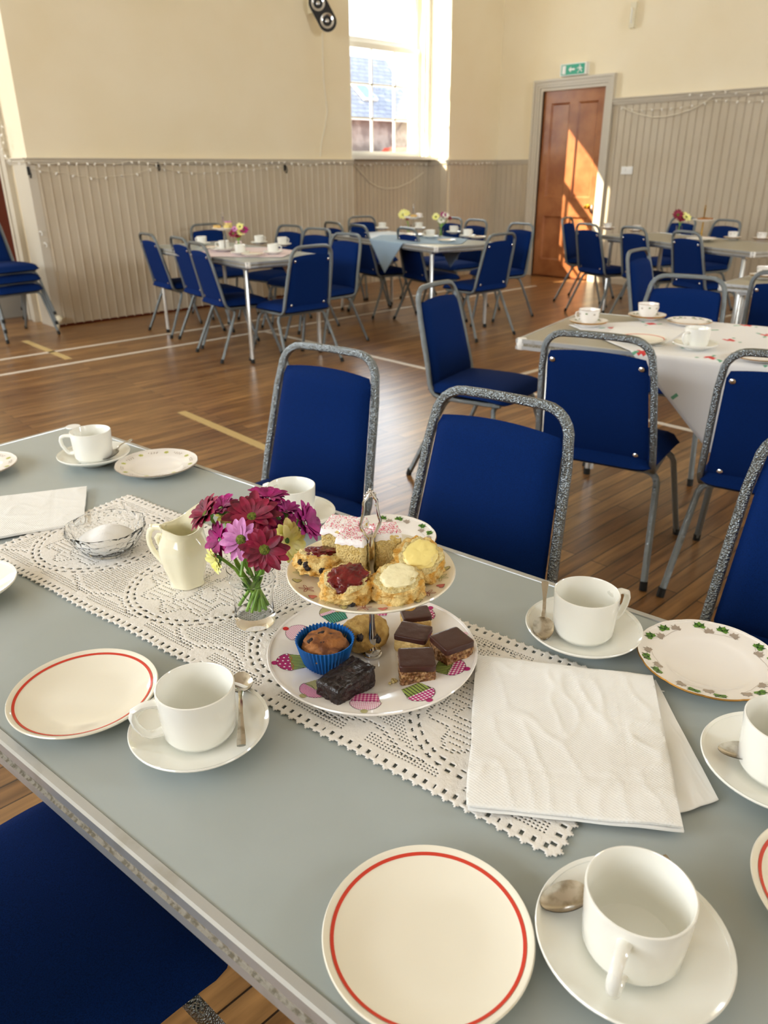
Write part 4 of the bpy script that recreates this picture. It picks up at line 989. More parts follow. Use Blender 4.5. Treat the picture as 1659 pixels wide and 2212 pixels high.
# ------------------------------------------------------------------ cakes
def brick(m, c, dims, rz, amp=.0012, n=10, seed=0, mifn=None, bev=.12, fr=90):
    """rough sided block; amp = roughness"""
    off = Vector((seed*3.1, seed*1.7, seed*2.9)); a, b, h = dims; Rm = Matrix.Rotation(rz, 3, 'Z')
    def P(p):
        p = Vector(p); q = Vector((max(-1, min(1, p.x)), max(-1, min(1, p.y)), max(-1, min(1, p.z))))
        l = (abs(q.x)**14+abs(q.y)**14+abs(q.z)**14)**(1/14); q = q/l if l > 1 else q
        w = Vector((q.x*a/2, q.y*b/2, q.z*h/2)); nv = Vector((noise.noise(w*fr+off), noise.noise(w*fr+off+Vector((9, 0, 0))), noise.noise(w*fr+off+Vector((0, 9, 0)))))
        nv += .6*Vector((noise.noise(w*fr*3+off), noise.noise(w*fr*3+off+Vector((5, 0, 0))), noise.noise(w*fr*3+off+Vector((0, 5, 0)))))
        w += nv*amp*(1.0 if q.z > -.9 else .2); return Rm @ w + Vector(c)
    for ax in range(3):
        for s_ in (-1, 1):
            def fn(u, v, ax=ax, s_=s_):
                p = [0, 0, 0]; p[ax] = s_; p[(ax+1) % 3] = 2*u-1; p[(ax+2) % 3] = 2*v-1; return P(p)
            m.grid(fn, n, n, mi=(mifn(ax, s_) if mifn else 0))
ZUP = ZU+.0075; ZLP = ZL+.0085
def iced(label, c, dims, rz, seed, turn=0):
    t = thing('iced_sponge_slice', label, 'cake', (c[0], c[1], ZUP)); m = MB(); a, b, h = dims
    brick(m, (0, 0, h/2), dims, rz, .0015, 18, seed, fr=110); m.build('sponge', 'sponge', t, angle=180)
    m = MB(); Rm = Matrix.Rotation(rz, 3, 'Z')
    def top(u, v):
        x = 2*u-1; y = 2*v-1; f = (max(0, 1-x**10)**.5)*(max(0, 1-y**10)**.5)
        e = max(abs(x), abs(y)); drip = (.004+.004*noise.noise(Vector((x*3, y*3, seed)))) if e > .97 else 0
        p = Rm @ Vector((x*(a/2+.0008), y*(b/2+.0008), 0)); return Vector((p.x, p.y, h-.001+.0035*f-drip-.0015*(e > .97)+.0006*noise.noise(Vector((x*6, y*6, seed)))))
    m.grid(top, 26, 26); ic = m.build('icing', 'icing', t, angle=180)
    m = MB(); rr = random.Random(seed)
    for k in range(330):
        x, y = rr.uniform(-.95, .95), rr.uniform(-.95, .95); p = top((x+1)/2, (y+1)/2); r = rr.uniform(.0005, .00095)
        q = [p+Vector(v)*r for v in ((1, 0, 0), (-1, 0, 0), (0, 1, 0), (0, -1, 0), (0, 0, 1), (0, 0, -.6))]
        m.add(q, [(0, 2, 4), (2, 1, 4), (1, 3, 4), (3, 0, 4), (2, 0, 5), (1, 2, 5), (3, 1, 5), (0, 3, 5)], rr.choice((0, 0, 1, 1, 1, 2)))
    sp = m.build('sprinkles', ['sprinkle_red', 'sprinkle_pink', 'sprinkle_white'], ic); sp['kind'] = 'stuff'
    if turn:
        m = MB(); m.M = Matrix.Translation(Rm @ Vector((a/2+.0006, 0, h/2))) @ Matrix.Rotation(rz, 4, 'Z'); brick(m, (0, 0, 0), (.0022, b*.98, h*.9), 0, .0010, 8, seed); m.build('baked_edge', 'sponge_crust', t, angle=180)
    return t
def ap(x, y, z): p = at(x, y, z); return (p.x, p.y)
iced('large pink sprinkled iced sponge slice at the back left of the upper tier', ap(745, 1140, .92), (.043, .050, .050), R(30), 1)
iced('small pink sprinkled iced sponge slice standing in front of the larger one', ap(766, 1168, .919), (.036, .036, .052), R(28), 2)
iced('iced sponge slice with browned side to the right of the stand handle', ap(832, 1152, .922), (.032, .034, .052), R(60), 3)
def scone(label, px, r, h, seed, topping, tilt=(0, 0), raisins=(), z0=None, dz=0):
    t = thing('scone_half', label, 'scone', (px[0], px[1], (ZUP if z0 is None else z0)-.001+dz)); t.rotation_euler = (R(tilt[0]), R(tilt[1]), 0)
    m = MB(); m.blob((0, 0, h*.5), (r*.97, r*.94, h*.55), 96, 56, e=.5, amp=.20, freq=2.8, seed=seed, mifn=lambda z, v: 1 if v > .74 else 0)
    b = m.build('crumb', ['scone_crust', 'crumb_pale'], t, angle=180)
    if topping in ('jam', 'butter', 'cream'):
        m = MB(); m.blob((r*.08, 0, h*.98), (r*.70, r*.62, h*.20), 60, 26, e=.6, amp=.30 if topping == 'jam' else .14, freq=2.6, seed=seed+5); m.build(topping+'_topping', topping, t, angle=180)
    if topping == 'jam':
        m = MB(); m.blob((-r*.35, -r*.3, h*.93), (r*.4, r*.3, h*.16), 24, 12, amp=.4, freq=2, seed=seed+6); m.build('jam_topping', 'jam', t, angle=180)
    for k, (a, z) in enumerate(raisins):
        m = MB(); m.blob((r*.93*math.cos(R(a)), r*.93*math.sin(R(a)), h*z), (.0045, .0035, .0038), 12, 8, amp=.4, freq=2, seed=k+seed); m.build('raisin', 'raisin', t, angle=180)
    return t
cd = math.degrees(YAW)+180      # direction back toward the camera
scone('fruit scone half with jam at the left of the upper tier', ap(688, 1222, .888), .031, .026, 1, 'jam', (-10, 14), ((cd-30, .55), (cd-24, .40), (cd-48, .62), (cd+10, .35)), dz=.004)
scone('fruit scone half with jam at the front of the upper tier', ap(750, 1268, .888), .032, .028, 2, 'jam', (8, -8), ((cd+12, .45), (cd+9, .2)), dz=.002)
scone('scone half with melting butter at the front of the upper tier', ap(858, 1268, .888), .032, .027, 3, 'cream', (8, -8), dz=.002)
scone('scone half with butter leaning at the right of the upper tier', ap(902, 1215, .892), .032, .030, 4, 'butter', (24, -20), dz=.008)
t = thing('chocolate_brownie', 'dark chocolate brownie at the front of the lower tier', 'cake', (*ap(748, 1478, ZLP+.012), ZLP))
br_a, br_b = at(705, 1500, ZLP), at(792, 1440, ZLP); brz = math.atan2(br_b.y-br_a.y, br_b.x-br_a.x)
m = MB(); brick(m, (0, 0, .014), (.066, .038, .028), brz, .0022, 22, 5, fr=120); m.build('crumb', 'brownie', t, angle=180)
m = MB()
def bt(u, v):
    x, y = 2*u-1, 2*v-1; p = Matrix.Rotation(brz, 3, 'Z') @ Vector((x*.0325, y*.0185, 0)); e = max(abs(x), abs(y))
    return Vector((p.x, p.y, .0285+.0022*noise.noise(Vector((x*2, y*4, 1)))+.0012*abs(noise.noise(Vector((x*5, y*12, 3))))-(.003 if e > .96 else 0)))
m.grid(bt, 40, 26); m.build('glossy_top', 'brownie_top', t, angle=180)
# blueberry muffin in a pleated blue case
p = ap(703, 1412, ZLP+.015); t = thing('muffin', 'blueberry muffin in a pleated bright blue paper case', 'muffin', (p[0], p[1], ZLP))
m = MB(); NP = 46
def pl(k): return lambda th, r, i: r+(.0011 if int(th/(2*PI)*NP*2+.5) % 2 else -.0011)*(1 if r > .015 else 0)
def zig(th, r, z, i): return z+(.0018 if (i in (4, 5) and int(th/(2*PI)*NP*2+.5) % 2) else 0)
m.lathe([(0, .0003), (.024, .0003), (.026, .002), (.031, .018), (.0365, .037), (.0358, .037), (.0302, .018), (.025, .003), (0, .002)], NP*2, rf=pl(0), zf=zig); m.build('paper_case', 'case_blue', t, angle=20)
m = MB(); m.blob((0, 0, .027), (.0278, .0278, .014), 60, 30, e=.8, amp=.18, freq=2.2, seed=9); mu = m.build('sponge', 'muffin', t, angle=180)
for k in range(5):
    a = k*1.3; m = MB(); rb_ = .008+.004*(k % 3); m.blob((rb_*math.cos(a), rb_*math.sin(a), .0375), (.007, .004, .0026), 12, 8, amp=.3, freq=2, seed=k); m.build('blueberry', 'raisin', t, angle=180)
p = ap(790, 1385, ZLP+.012); t = thing('fruit_bun', 'round golden fruit bun behind the stand rod on the lower tier', 'bun', (p[0]+.006, p[1]+.008, ZLP))
m = MB(); m.blob((0, 0, .018), (.034, .030, .019), 40, 24, e=.8, amp=.08, freq=2, seed=12); m.build('crumb', 'biscuit_ball', t, angle=180)
for k, (a, z) in enumerate(((cd+38, .022), (cd+30, .029), (cd-8, .03))):
    m = MB(); m.blob((.031*math.cos(R(a)), .028*math.sin(R(a)), z), (.005, .004, .005), 12, 8, amp=.4, freq=2, seed=k+20); m.build('raisin', 'raisin', t, angle=180)
def slice_(label, px, dims, rz, seed, base='crispies', dz=0):
    a, b, h = dims; t = thing('chocolate_slice', label, 'cake', (px[0], px[1], ZLP+dz)); m = MB()
    brick(m, (0, 0, h*.37), (a, b, h*.74), rz, .0018, 20, seed, fr=170); m.build('base', base, t, angle=180)
    m = MB(); brick(m, (0, 0, h*.84), (a*1.03, b*1.03, h*.30), rz, .0004, 14, seed+3, fr=60); m.build('chocolate_top', 'chocolate', t, angle=180); return t
e1, e2 = at(1005, 1480, ZLP), at(1050, 1479, ZLP)
slice_('chocolate topped crispy slice at the front of the lower tier', ap(900, 1440, ZLP+.014), (.043, .040, .029), YAW-PI/2+R(2), 1)
slice_('chocolate topped crispy slice at the right of the lower tier', ap(975, 1402, ZLP+.014), (.042, .040, .030), YAW-PI/2+R(30), 2, dz=.001)
slice_('chocolate slice with pale caramel base behind the crispy ones', ap(893, 1378, ZLP+.014), (.042, .036, .026), YAW-PI/2-R(20), 3, 'caramel')
slice_('chocolate slice at the very back under the upper plate', ap(898, 1340, ZLP+.010), (.038, .030, .024), YAW-PI/2+R(10), 4, 'caramel')
m = MB(); rr = random.Random(5)
for k in range(7): m.blob((rr.uniform(-.005, .005), rr.uniform(-.003, .003), .0012), (.0022, .002, .0016), 8, 6, amp=.4, freq=2, seed=k)
o = m.build('cake_crumb', 'crumb_pale', angle=180); o.location = (*ap(848, 1474, ZLP), ZLP); tag(o, 'pale crumb fallen on the lower plate between brownie and slices', 'crumb')

# ------------------------------------------------------------------ vase and chrysanthemums
VB = at(552, 1341, ZT+.003); vt = thing('vase', 'clear glass tumbler holding the purple and yellow flowers', 'vase', (VB.x, VB.y, ZT+.0025))
m = MB(); m.lathe([(0, 0), (.027, 0), (.0285, .002), (.0285, .012), (.0275, .02), (.0268, .035), (.0290, .055), (.0322, .072), (.0338, .088), (.0332, .0888), (0.0331, .088), (.0316, .072), (.0284, .055), (.0262, .035), (.0268, .022), (.0260, .017), (0, .0165)], 64)
m.build('tumbler', 'clear_glass', vt)
m = MB(); m.lathe([(0, .0690), (.0308, .0690), (.0312, .0700), (.0300, .0697), (0, .0697)], 64)
glass('water', ior=1.2); m.build('water_surface', 'water', vt)
def mum(label, c, face, r, petal, eye='flower_eye', layers=2, n=13, cup=.25, foot=None, seed=0, eye_r=.26, full=False):
    """flower head centred at c, looking along face"""
    rr = random.Random(seed); c = Vector(c); f = Vector(face).normalized(); Q = f.to_track_quat('Z', 'Y').to_matrix()
    r = r*1.12; t = thing('chrysanthemum', label, 'flower', c); m = MB()
    for L in range(layers):
        nn = n; rl = r*(1-.16*L); lift = cup+.22*L
        for k in range(nn):
            a = 2*PI*(k+.5*L)/nn+rr.uniform(-.08, .08); ln = rl*rr.uniform(.88, 1.06); w = ln*(.205 if not full else .26)*rr.uniform(.9, 1.1); el = lift+rr.uniform(-.12, .18); droop = rr.uniform(-.05, .25)
            rb = r*eye_r*.6
            def pf(u, v, a=a, ln=ln, w=w, el=el, droop=droop):
                s_ = rb+(ln-rb)*u; wd = w*(math.sin(PI*min(1, .12+u*.80))**.75)*(1-.12*u)*(1 if u < .97 else .55); y = (2*v-1)*wd
                h = math.sin(el)*s_*(1-.35*u) - droop*ln*u*u*.5 + .30*wd*((2*v-1)**2) - .04*wd*math.cos(PI*4*v)
                x_ = s_*math.cos(el*.6); return Q @ Vector((x_*math.cos(a)-y*math.sin(a), x_*math.sin(a)+y*math.cos(a), h+.0006*L))
            m.grid(pf, 8, 6)
    m.build('petals', petal, t, angle=180)
    if eye:
        m = MB(); m.M = Q.to_4x4(); m.blob((0, 0, r*.06), (r*eye_r, r*eye_r, r*eye_r*.42), 20, 10, amp=.06, freq=4, seed=seed); m.build('flower_centre', eye, t, angle=180)
    m = MB(); m.M = Q.to_4x4(); m.blob((0, 0, -r*.12), (r*.24, r*.24, r*.17), 12, 8)
    for k in range(8): a = 2*PI*k/8; m.tube([(r*.15*math.cos(a), r*.15*math.sin(a), -r*.14), (r*.35*math.cos(a), r*.35*math.sin(a), -r*.02), (r*.5*math.cos(a), r*.5*math.sin(a), r*.06*cup*3)], r*.035, 5)
    m.build('calyx', 'leaf_green', t, angle=180)
    if foot is not None:
        p0 = -f*r*.2; p3 = Vector(foot)-c; tot = p3-p0; neck = (Vector((VB.x, VB.y, ZT+.088))-c); sd = Vector((c.x-VB.x, c.y-VB.y, 0)); sd = sd.normalized()*.021 if sd.length > .01 else sd; neck = neck+sd
        pts = []
        for i in range(15):
            k = i/14
            if k < .5: q = k/.5; a_ = p0; b_ = p0+Vector((0, 0, -.012))-f*.010; e_ = neck; pts.append(a_*(1-q)**2+b_*2*q*(1-q)+e_*q*q)
            else: q = (k-.5)/.5; pts.append(neck.lerp(p3, q))
        m = MB(); m.tube(pts, .0024, 7); m.build('stem', 'stem_green', t)
    return t
CAMP = Vector((0, 0, CH))
def vdir(dx, dy, tow=1.0):   # direction: toward camera * tow + right*dx + up*dy
    return (-CF*(tow+.35) + CR*dx + CU*dy)
def foot(a, r=.021, z=.021): return (VB.x+r*math.cos(a), VB.y+r*math.sin(a), ZT+.0025+z)
FL = [('burgundy flower at the far left of the vase, turned up and left', (447, 1112), 1.045, (-.9, .7, .4), .028, 'petal_burgundy', 2, .35),
      ('magenta flower at the upper left edge of the bouquet', (478, 1100), 1.075, (-.2, .9, .3), .026, 'petal_magenta', 2, .5),
      ('dark burgundy flower at the top centre of the bouquet', (545, 1120), 1.05, (0, .75, .6), .037, 'petal_burgundy', 2, .4),
      ('magenta flower at the very top of the bouquet', (577, 1080), 1.09, (.2, 1, .1), .029, 'petal_magenta', 2, .5),
      ('pale pink flower with a green eye facing us', (521, 1166), 1.01, (-.15, .1, 1), .0262, 'petal_pink', 1, .12),
      ('dark red flower with a green eye, lowest at the front of the vase', (572, 1186), 1.005, (.12, -.08, 1), .0305, 'petal_burgundy', 2, .15),
      ('magenta flower at the left below the burgundy one', (477, 1166), 1.04, (-.8, .1, .6), .024, 'petal_magenta', 2, .3),
      ('purple flower at the far right of the bouquet, facing right', (655, 1130), 1.06, (.95, .35, .15), .030, 'petal_purple', 2, .55),
      ('small purple bud opening at the right of the bouquet', (620, 1106), 1.08, (.3, .9, .2), .018, 'petal_purple', 2, .7),
      ('wide purple flower behind the dark burgundy one', (600, 1120), 1.09, (.6, .6, .4), .028, 'petal_magenta', 2, .3),
      ('yellow flower peeping out at the upper left of the bouquet', (502, 1112), 1.085, (-.1, .8, .6), .023, 'petal_yellow', 2, .3),
      ('large pale yellow flower at the right of the bouquet', (618, 1168), 1.05, (.8, .05, .5), .028, 'petal_yellow', 2, .35),
      ('small yellow flower drooping at the lower left of the bouquet', (470, 1208), 1.03, (-.85, -.5, .3), .019, 'petal_yellow', 2, .5)]
for k, (lb, px, dp, vd, r, pm, ly, cup) in enumerate(FL):
    mum(lb, atd(px[0], px[1], dp), vdir(*vd), r, pm, 'flower_eye' if k in (4, 5, 2, 0) else None, ly, 13 if r > .02 else 11, cup, foot(math.atan2(-(px[1]-1150)*-1, -(px[0]-560))+.6*math.sin(k*3), .008+.0017*(k*7 % 9), .021+.002*(k % 3)), k, .24, pm == 'petal_yellow')
m = MB(); rr = random.Random(8)
for k in range(26):
    a = rr.uniform(0, 2*PI); r0 = rr.uniform(.004, .015); z0 = rr.uniform(.03, .078); a2 = a+rr.uniform(-.6, .6); L = rr.uniform(.008, .014)
    p0 = Vector((r0*math.cos(a), r0*math.sin(a), z0)); p1 = p0+Vector((L*.5*math.cos(a2), L*.5*math.sin(a2), .006)); p2 = p0+Vector((L*math.cos(a2)*.8, L*math.sin(a2)*.8, .012))
    w = Vector((-math.sin(a2), math.cos(a2), 0))*.0022; m.add([p0, p1-w, p2, p1+w], [(0, 1, 2, 3)])
lv = m.build('flower_leaves', 'leaf_green', None); lv.location = (VB.x, VB.y, ZT+.0025); tag(lv, 'small green leaves on the stems inside the glass tumbler', 'leaves', kind='stuff')

# ------------------------------------------------------------------ jug and sugar bowl
JB = at(406, 1257, ZT+.003); jd = Vector((CR.x, CR.y, 0)).normalized(); away = Vector((-jd.y, jd.x, 0))
t = thing('milk_jug', 'cream china milk jug with lobed body and curled handle', 'jug', (JB.x, JB.y, ZT+.0025))
sa = math.atan2((jd*.75+away*.65).y, (jd*.75+away*.65).x)     # spout heading
def jr(th, r, i):
    dth = (th-sa+PI) % (2*PI)-PI; lob = 1+(.035*math.cos(6*(th-sa)) if 3 <= i <= 9 or i >= 14 else .012*math.cos(6*(th-sa))); k = 0
    if i in JTOP: k = JTOP[i]
    return r*lob*(1+k*math.exp(-(dth/.55)**2)-.07*k*math.cos(2*dth))
def jz(th, r, z, i):
    dth = (th-sa+PI) % (2*PI)-PI; k = JTZ.get(i, 0); return z+k*(.020*math.exp(-(dth/.8)**2)+.004*math.cos(dth*2))
JP = [(0, .003), (.022, .003), (.024, 0), (.0265, .001), (.0255, .006), (.0275, .015), (.0335, .035), (.0370, .055), (.0375, .066), (.0345, .076), (.0300, .083), (.0290, .088), (.0305, .095), (.0318, .098), (.0300, .0975), (.0275, .088), (.0285, .083), (.033, .074), (.0355, .062), (.032, .036), (.025, .012), (0, .008)]
JTOP = {10: .15, 11: .3, 12: .5, 13: .58, 14: .58, 15: .3, 16: .15}; JTZ = {10: .1, 11: .35, 12: .8, 13: 1, 14: 1, 15: .4, 16: .1}
m = MB(); m.lathe(JP, 84, rf=jr, zf=jz); m.build('jug_body', 'china_ivory', t)
hd = -(jd*.97+away*-.25).normalized()
def jh(a, z): return hd*a+Vector((0, 0, z))
m = MB(); m.tube([jh(.027, .089), jh(.036, .091), jh(.046, .090), jh(.054, .083), jh(.0575, .072), jh(.057, .060), jh(.052, .048), jh(.044, .038), jh(.037, .031), jh(.030, .024)], .0038, 10, .0048, taper=[1.4, 1.2, 1, .95, .95, 1, 1.05, 1.1, 1.2, 1.3])
m.tube([jh(.034, .079), jh(.040, .078), jh(.0435, .072), jh(.0425, .064), jh(.039, .056), jh(.0365, .048)], .0032, 8, taper=[.6, 1, 1.2, 1, .8, .5]); m.blob(jh(.0495, .092), (.004, .004, .003), 10, 8)
m.build('handle', 'china_ivory', t)
SB = at(236, 1188, ZT+.004); t = thing('sugar_bowl', 'cut glass sugar bowl half full of white sugar', 'bowl', (SB.x, SB.y, ZT+.0025))
def cutr(th, r, i): return r*(1+(.018*abs(math.sin(th*4+(.4 if i % 2 else 0)))+.012*math.cos(th*24+i*1.6) if 2 <= i <= 7 else .022*math.cos(th*8) if i in (8, 9, 10) else 0))
m = MB(); m.lathe([(0, .002), (.026, .002), (.030, 0), (.036, .003), (.045, .011), (.053, .021), (.059, .032), (.0635, .041), (.0655, .047), (.0645, .0485), (.0632, .047), (.0612, .039), (.0565, .029), (.0505, .020), (.043, .0105), (.031, .006), (0, .005)], 120, rf=cutr)
m.build('bowl', 'cut_glass', t)
def sgz(th, r, z, i): return z+(.004*math.cos(th-2.2)+.003*math.sin(2*th))*min(1, r/.02)*(1 if i > 3 else 0)
m = MB(); m.lathe([(0, .0068), (.029, .0078), (.040, .0118), (.0480, .0205), (.047, .0235), (.038, .0285), (.026, .034), (.012, .038), (0, .039)], 60, zf=sgz); o = m.build('sugar', 'sugar', None, angle=180)
o.location = (SB.x, SB.y, ZT+.0025); tag(o, 'heap of white granulated sugar in the cut glass bowl', 'sugar', kind='stuff')

# ------------------------------------------------------------------ cloths on the other tables
def cloth(label, tc, rz, Wd, cx, cy, S, matn, prints=(), H=.747, L=1.83):
    N = int(S/.012); m = MB(); ca, sa_ = math.cos(R(45)), math.sin(R(45))
    def P(u, v):
        a, b = (u-.5)*S, (v-.5)*S; x = cx+a*ca-b*sa_; y = cy+a*sa_+b*ca; w = Wd/2+.006; z = H+.0015+.0008*noise.noise(Vector((x*20, y*20, 1)))
        if abs(x) > w: d = abs(x)-w; x = math.copysign(w+.004+.02*min(1, d*4)*(.5+.5*noise.noise(Vector((y*6, 2, 0)))), x); z = H-d*.985
        w2 = L/2+.006
        if abs(y) > w2: d = abs(y)-w2; y = math.copysign(w2+.01, y); z -= d
        return Vector((x, y, z))
    m.grid(P, N, N)
    if prints:
        for fi in range(len(m.f)):
            i = fi % N; j = fi // N; a, b = ((i+.5)/N-.5)*S, ((j+.5)/N-.5)*S; x = cx+a*ca-b*sa_; y = cy+a*sa_+b*ca
            for (px, py, rr_) in prints:
                dx, dy = x-px, y-py; r = math.hypot(dx, dy); th = math.atan2(dy, dx)
                if r < rr_*(.55+.45*abs(math.cos(2.5*th))): m.m[fi] = 1
                elif r < rr_*2.3 and abs(math.sin(th*1.5+px*9)) < .16: m.m[fi] = 2
    o = m.build('tablecloth', [matn, 'print_red', 'print_green'], None, angle=60); o.location = (tc[0], tc[1], 0); o.rotation_euler = (0, 0, rz)
    md = o.modifiers.new('thickness', 'SOLIDIFY'); md.thickness = .0012; md.offset = 1
    return tag(o, label, 'tablecloth')
pr = [(x*.17+.04*math.sin(y*3), y*.22-.1*(x % 2), .022) for x in range(-4, 5) for y in range(-5, 4)]
cloth('white cloth printed with red flowers, its point hanging over the near table edge', T2c, RZ2, .72, 0, .035, 1.14, 'cloth_white', pr)
cloth('pale pink cloth laid cornerwise on the left table', T3c, RZ3, .72, .02, -.22, .78, 'cloth_pink')
cloth('pale blue cloth laid cornerwise on the table below the window', T4c, RZ4, .72, 0, -.15, .92, 'cloth_blue')

# ------------------------------------------------------------------ crockery on the other tables
ZB = .7505
def bset(kind, px, lc, ls, rz=0.0, z=ZB, zz=.03):
    p = at(px[0], px[1], z+zz); 
    make_saucer(ls, (p.x, p.y, z), 0, 'china_bone' if kind == 'f' else 'china_white', deco=(kind == 'f'))
    (make_floral_cup if kind == 'f' else make_cup)(lc, (p.x, p.y, z+.006), rz)
bset('f', (1272, 688), 'leaf patterned teacup at the left corner of the flowered cloth table', 'leaf patterned saucer at the left corner of the flowered cloth table', R(140))
bset('f', (1399, 675), 'leaf patterned teacup before the chair facing us', 'leaf patterned saucer before the chair facing us', R(-20))
bset('w', (1504, 735), 'plain white cup on the flowered cloth', 'plain white saucer on the flowered cloth', R(165))
p = at(1488, 701, ZB); leaf_plate('gold rimmed plate at the far side of the flowered cloth table', (p.x, p.y, ZB), 0)
p = at(1385, 740, ZB); o = side_plate('cream plate on the flowered cloth seen through the chair back loop', (p.x, p.y, ZB))
p = at(1640, 778, ZB); leaf_plate('leaf pattern plate at the right edge on the flowered cloth', (p.x, p.y, ZB), 1)
napkin('folded white napkin on the table with the flowered cloth', [at(1330, 705, ZB), at(1480, 716, ZB), at(1430, 748, ZB), at(1300, 732, ZB)], ZB, .003, 9, .3, False)
bset('f', (1650, 590), 'leaf patterned teacup on the white ended table at the right edge', 'leaf patterned saucer on the white ended table at the right edge', R(0))
stt_i = 0
def small_stand(px, label, cakes, z=ZB, htop=.16):
    p = at(px[0], px[1], z); t = thing('cake_stand', label, 'cake stand', (p.x, p.y, z)); m = MB()
    plate_mesh(m, TOP_LOWER, .12, .07, n=40); m.build('lower_plate', 'china_bone', t)
    m = MB(); m.M = Matrix.Translation((0, 0, htop)); plate_mesh(m, TOP_UPPER, .095, .05, n=40); m.build('upper_plate', 'china_bone', t)
    m = MB(); m.lathe([(0, .01), (.008, .01), (.006, .03), (.005, htop), (.005, htop+.09), (.008, htop+.10), (0, htop+.11)], 10); m.tube([Vector((.012*math.cos(a), 0, htop+.118+.014*math.sin(a))) for a in [2*PI*i/12 for i in range(12)]], .0025, 6, closed=True, up=(0, 1, 0)); m.build('centre_rod', 'chrome' if cakes != 'gold' else 'brass', t)
    return p, htop
def smallcake(p, z, dx, dy, dims, matn, label, nm='cake_slice', top=None):
    t = thing(nm, label, 'cake', (p.x+dx, p.y+dy, z)); m = MB(); brick(m, (0, 0, dims[2]/2), dims, dx*40, .0015, 6, 3, fr=100); m.build('sponge', matn, t, angle=180)
    if top: m = MB(); brick(m, (0, 0, dims[2]+.003), (dims[0]*1.02, dims[1]*1.02, .008), dx*40, .0005, 5, 3); m.build('icing', top, t, angle=180)
p, hh = small_stand((487, 542), 'cake stand on the left table beside the boarded wall', '')
smallcake(p, ZB+hh+.0075, .03, -.03, (.06, .05, .05), 'sponge', 'pink iced sponge on the cake stand of the left table', top='petal_pink')
smallcake(p, ZB+hh+.0075, -.045, .02, (.05, .05, .03), 'scone_crust', 'golden scone on the cake stand of the left table')
smallcake(p, ZB+hh+.0075, -.01, -.062, (.04, .04, .03), 'butter', 'yellow cake on the cake stand of the left table')
p, hh = small_stand((893, 510), 'cake stand on the table below the window', '')
smallcake(p, ZB+hh+.0075, .045, -.03, (.05, .05, .04), 'icing', 'white iced cake on the stand of the table below the window')
smallcake(p, ZB+hh+.0075, -.03, -.03, (.05, .05, .03), 'scone_crust', 'golden scone on the stand of the table below the window')
p, hh = small_stand((1513, 520), 'gold handled cake stand on the right wall table', 'gold')
for k, (dx, dy) in enumerate(((-.05, 0), (0, -.05), (.045, .02))):
    smallcake(p, ZB+hh+.0075, dx, dy, (.055, .045, .022), 'sponge_crust', ('left', 'front', 'right')[k]+' golden flapjack on the gold handled cake stand')
BG = [('w', (436, 522), 'white cup at the far left corner of the left table', 1.9), ('w', (484, 532), 'white cup in front of the cake stand on the left table', 2.5), ('w', (519, 541), 'white cup in front of the flowers on the left table', 1),
      ('w', (590, 540), 'white cup at the near right corner of the left table', -1), ('w', (610, 524), 'white cup with a second stacked look at the right side of the left table', 0), ('w', (560, 520), 'white jug shaped cup right of the flowers on the left table', 0),
      ('w', (826, 490), 'white cup at the far left of the table below the window', 1), ('w', (905, 490), 'white cup behind the flowers on the table below the window', 2), ('w', (930, 507), 'white cup between the two flower vases below the window', 2),
      ('w', (980, 498), 'white cup right of the second vase below the window', 0), ('w', (1010, 506), 'white cup at the near right corner of the table below the window', 0),
      ('f', (1313, 490), 'grey shaded teacup at the left end of the right wall table', 0), ('f', (1583, 510), 'leaf patterned teacup near the right end of the right wall table', 2.8), ('f', (1645, 512), 'leaf patterned teacup at the near right corner of the right wall table', 0),
      ('f', (1375, 495), 'pale teacup among the flowers on the right wall table', 0)]
for kd, px, lb, rz in BG: bset(kd, px, lb, lb.replace(' cup', ' saucer', 1).replace('teacup', 'saucer', 1), rz)
for px, lb in (((455, 538), 'pale plate at the near left side of the left table'), ((545, 552), 'pale plate at the near corner of the left table'), ((965, 522), 'pale plate at the near corner of the table below the window'), ((1525, 518), 'cream napkin coloured plate on the right wall table'), ((1030, 515), 'pale plate at the near right side of the table below the window')):
    p = at(px[0], px[1], ZB); side_plate(lb, (p.x, p.y, ZB))
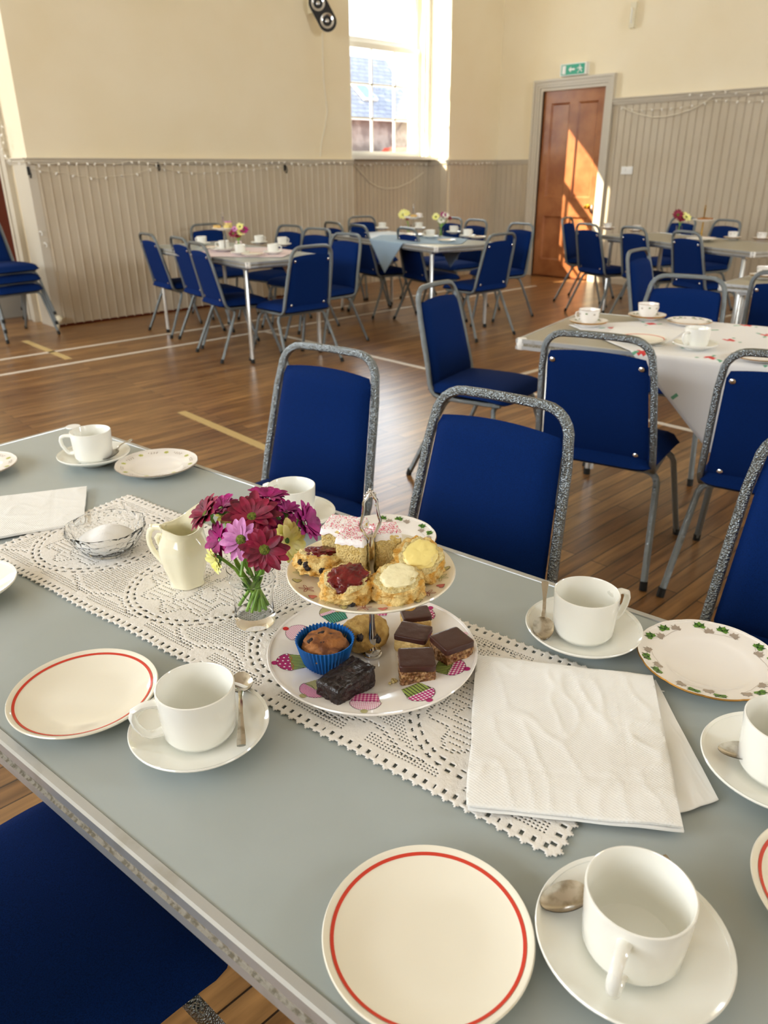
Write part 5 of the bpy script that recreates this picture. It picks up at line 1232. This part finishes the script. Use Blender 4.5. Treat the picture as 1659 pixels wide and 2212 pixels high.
def bunch(px, lb, cols, z=ZB, sc=1.0):
    p = at(px[0], px[1], z); t = thing('vase', 'small glass vase of '+lb, 'vase', (p.x, p.y, z)); m = MB()
    m.lathe([(0, 0), (.024, 0), (.024, .01), (.026, .05), (.031, .085), (.030, .086), (.0285, .084), (.024, .05), (.022, .012), (0, .011)], 24); m.build('tumbler', 'clear_glass', t)
    for k, (dx, dy, dz, r, pm) in enumerate(cols):
        c = p+Vector((jd.x*dx, jd.y*dx, .13+dz)); q = mum(('upper left', 'upper right', 'lower left', 'lower right', 'middle', 'topmost')[k % 6]+' flower in the '+lb, c, (-.5+dx*6, -.5, .5), r, pm, 'flower_eye', 1, 12, .35, None, k)
        m = MB(); v0 = Vector((0, 0, -.005)); v1 = Vector((p.x, p.y, z+.085))-c; v2 = Vector((p.x+.012*math.cos(k*2), p.y+.012*math.sin(k*2), z+.014))-c
        m.tube([v0, v0*.4+v1*.6, v1, v2], .0028, 6); m.build('stem', 'stem_green', q)
bunch((517, 545), 'purple and yellow flowers on the left table', [(-.035, 0, .01, .036, 'petal_burgundy'), (.05, 0, .035, .036, 'petal_magenta'), (0, 0, .0, .03, 'petal_burgundy'), (.028, 0, .02, .034, 'petal_yellow'), (.02, 0, .06, .03, 'petal_yellow'), (-.02, 0, .045, .025, 'petal_pink')])
bunch((882, 505), 'yellow flowers, left one below the window', [(-.05, 0, .05, .05, 'petal_yellow'), (-.01, 0, .02, .03, 'petal_burgundy'), (-.02, 0, .06, .035, 'petal_yellow')])
bunch((952, 512), 'mixed flowers, right one below the window', [(-.05, 0, .05, .035, 'petal_yellow'), (.04, 0, .06, .035, 'petal_white'), (0, 0, .02, .036, 'petal_white'), (.07, 0, .04, .032, 'petal_burgundy'), (.02, 0, .065, .03, 'petal_magenta')])
bunch((1465, 508), 'burgundy flowers on the right wall table', [(-.03, 0, .05, .05, 'petal_burgundy'), (.05, 0, .03, .05, 'petal_yellow'), (.0, 0, .02, .04, 'petal_burgundy')])
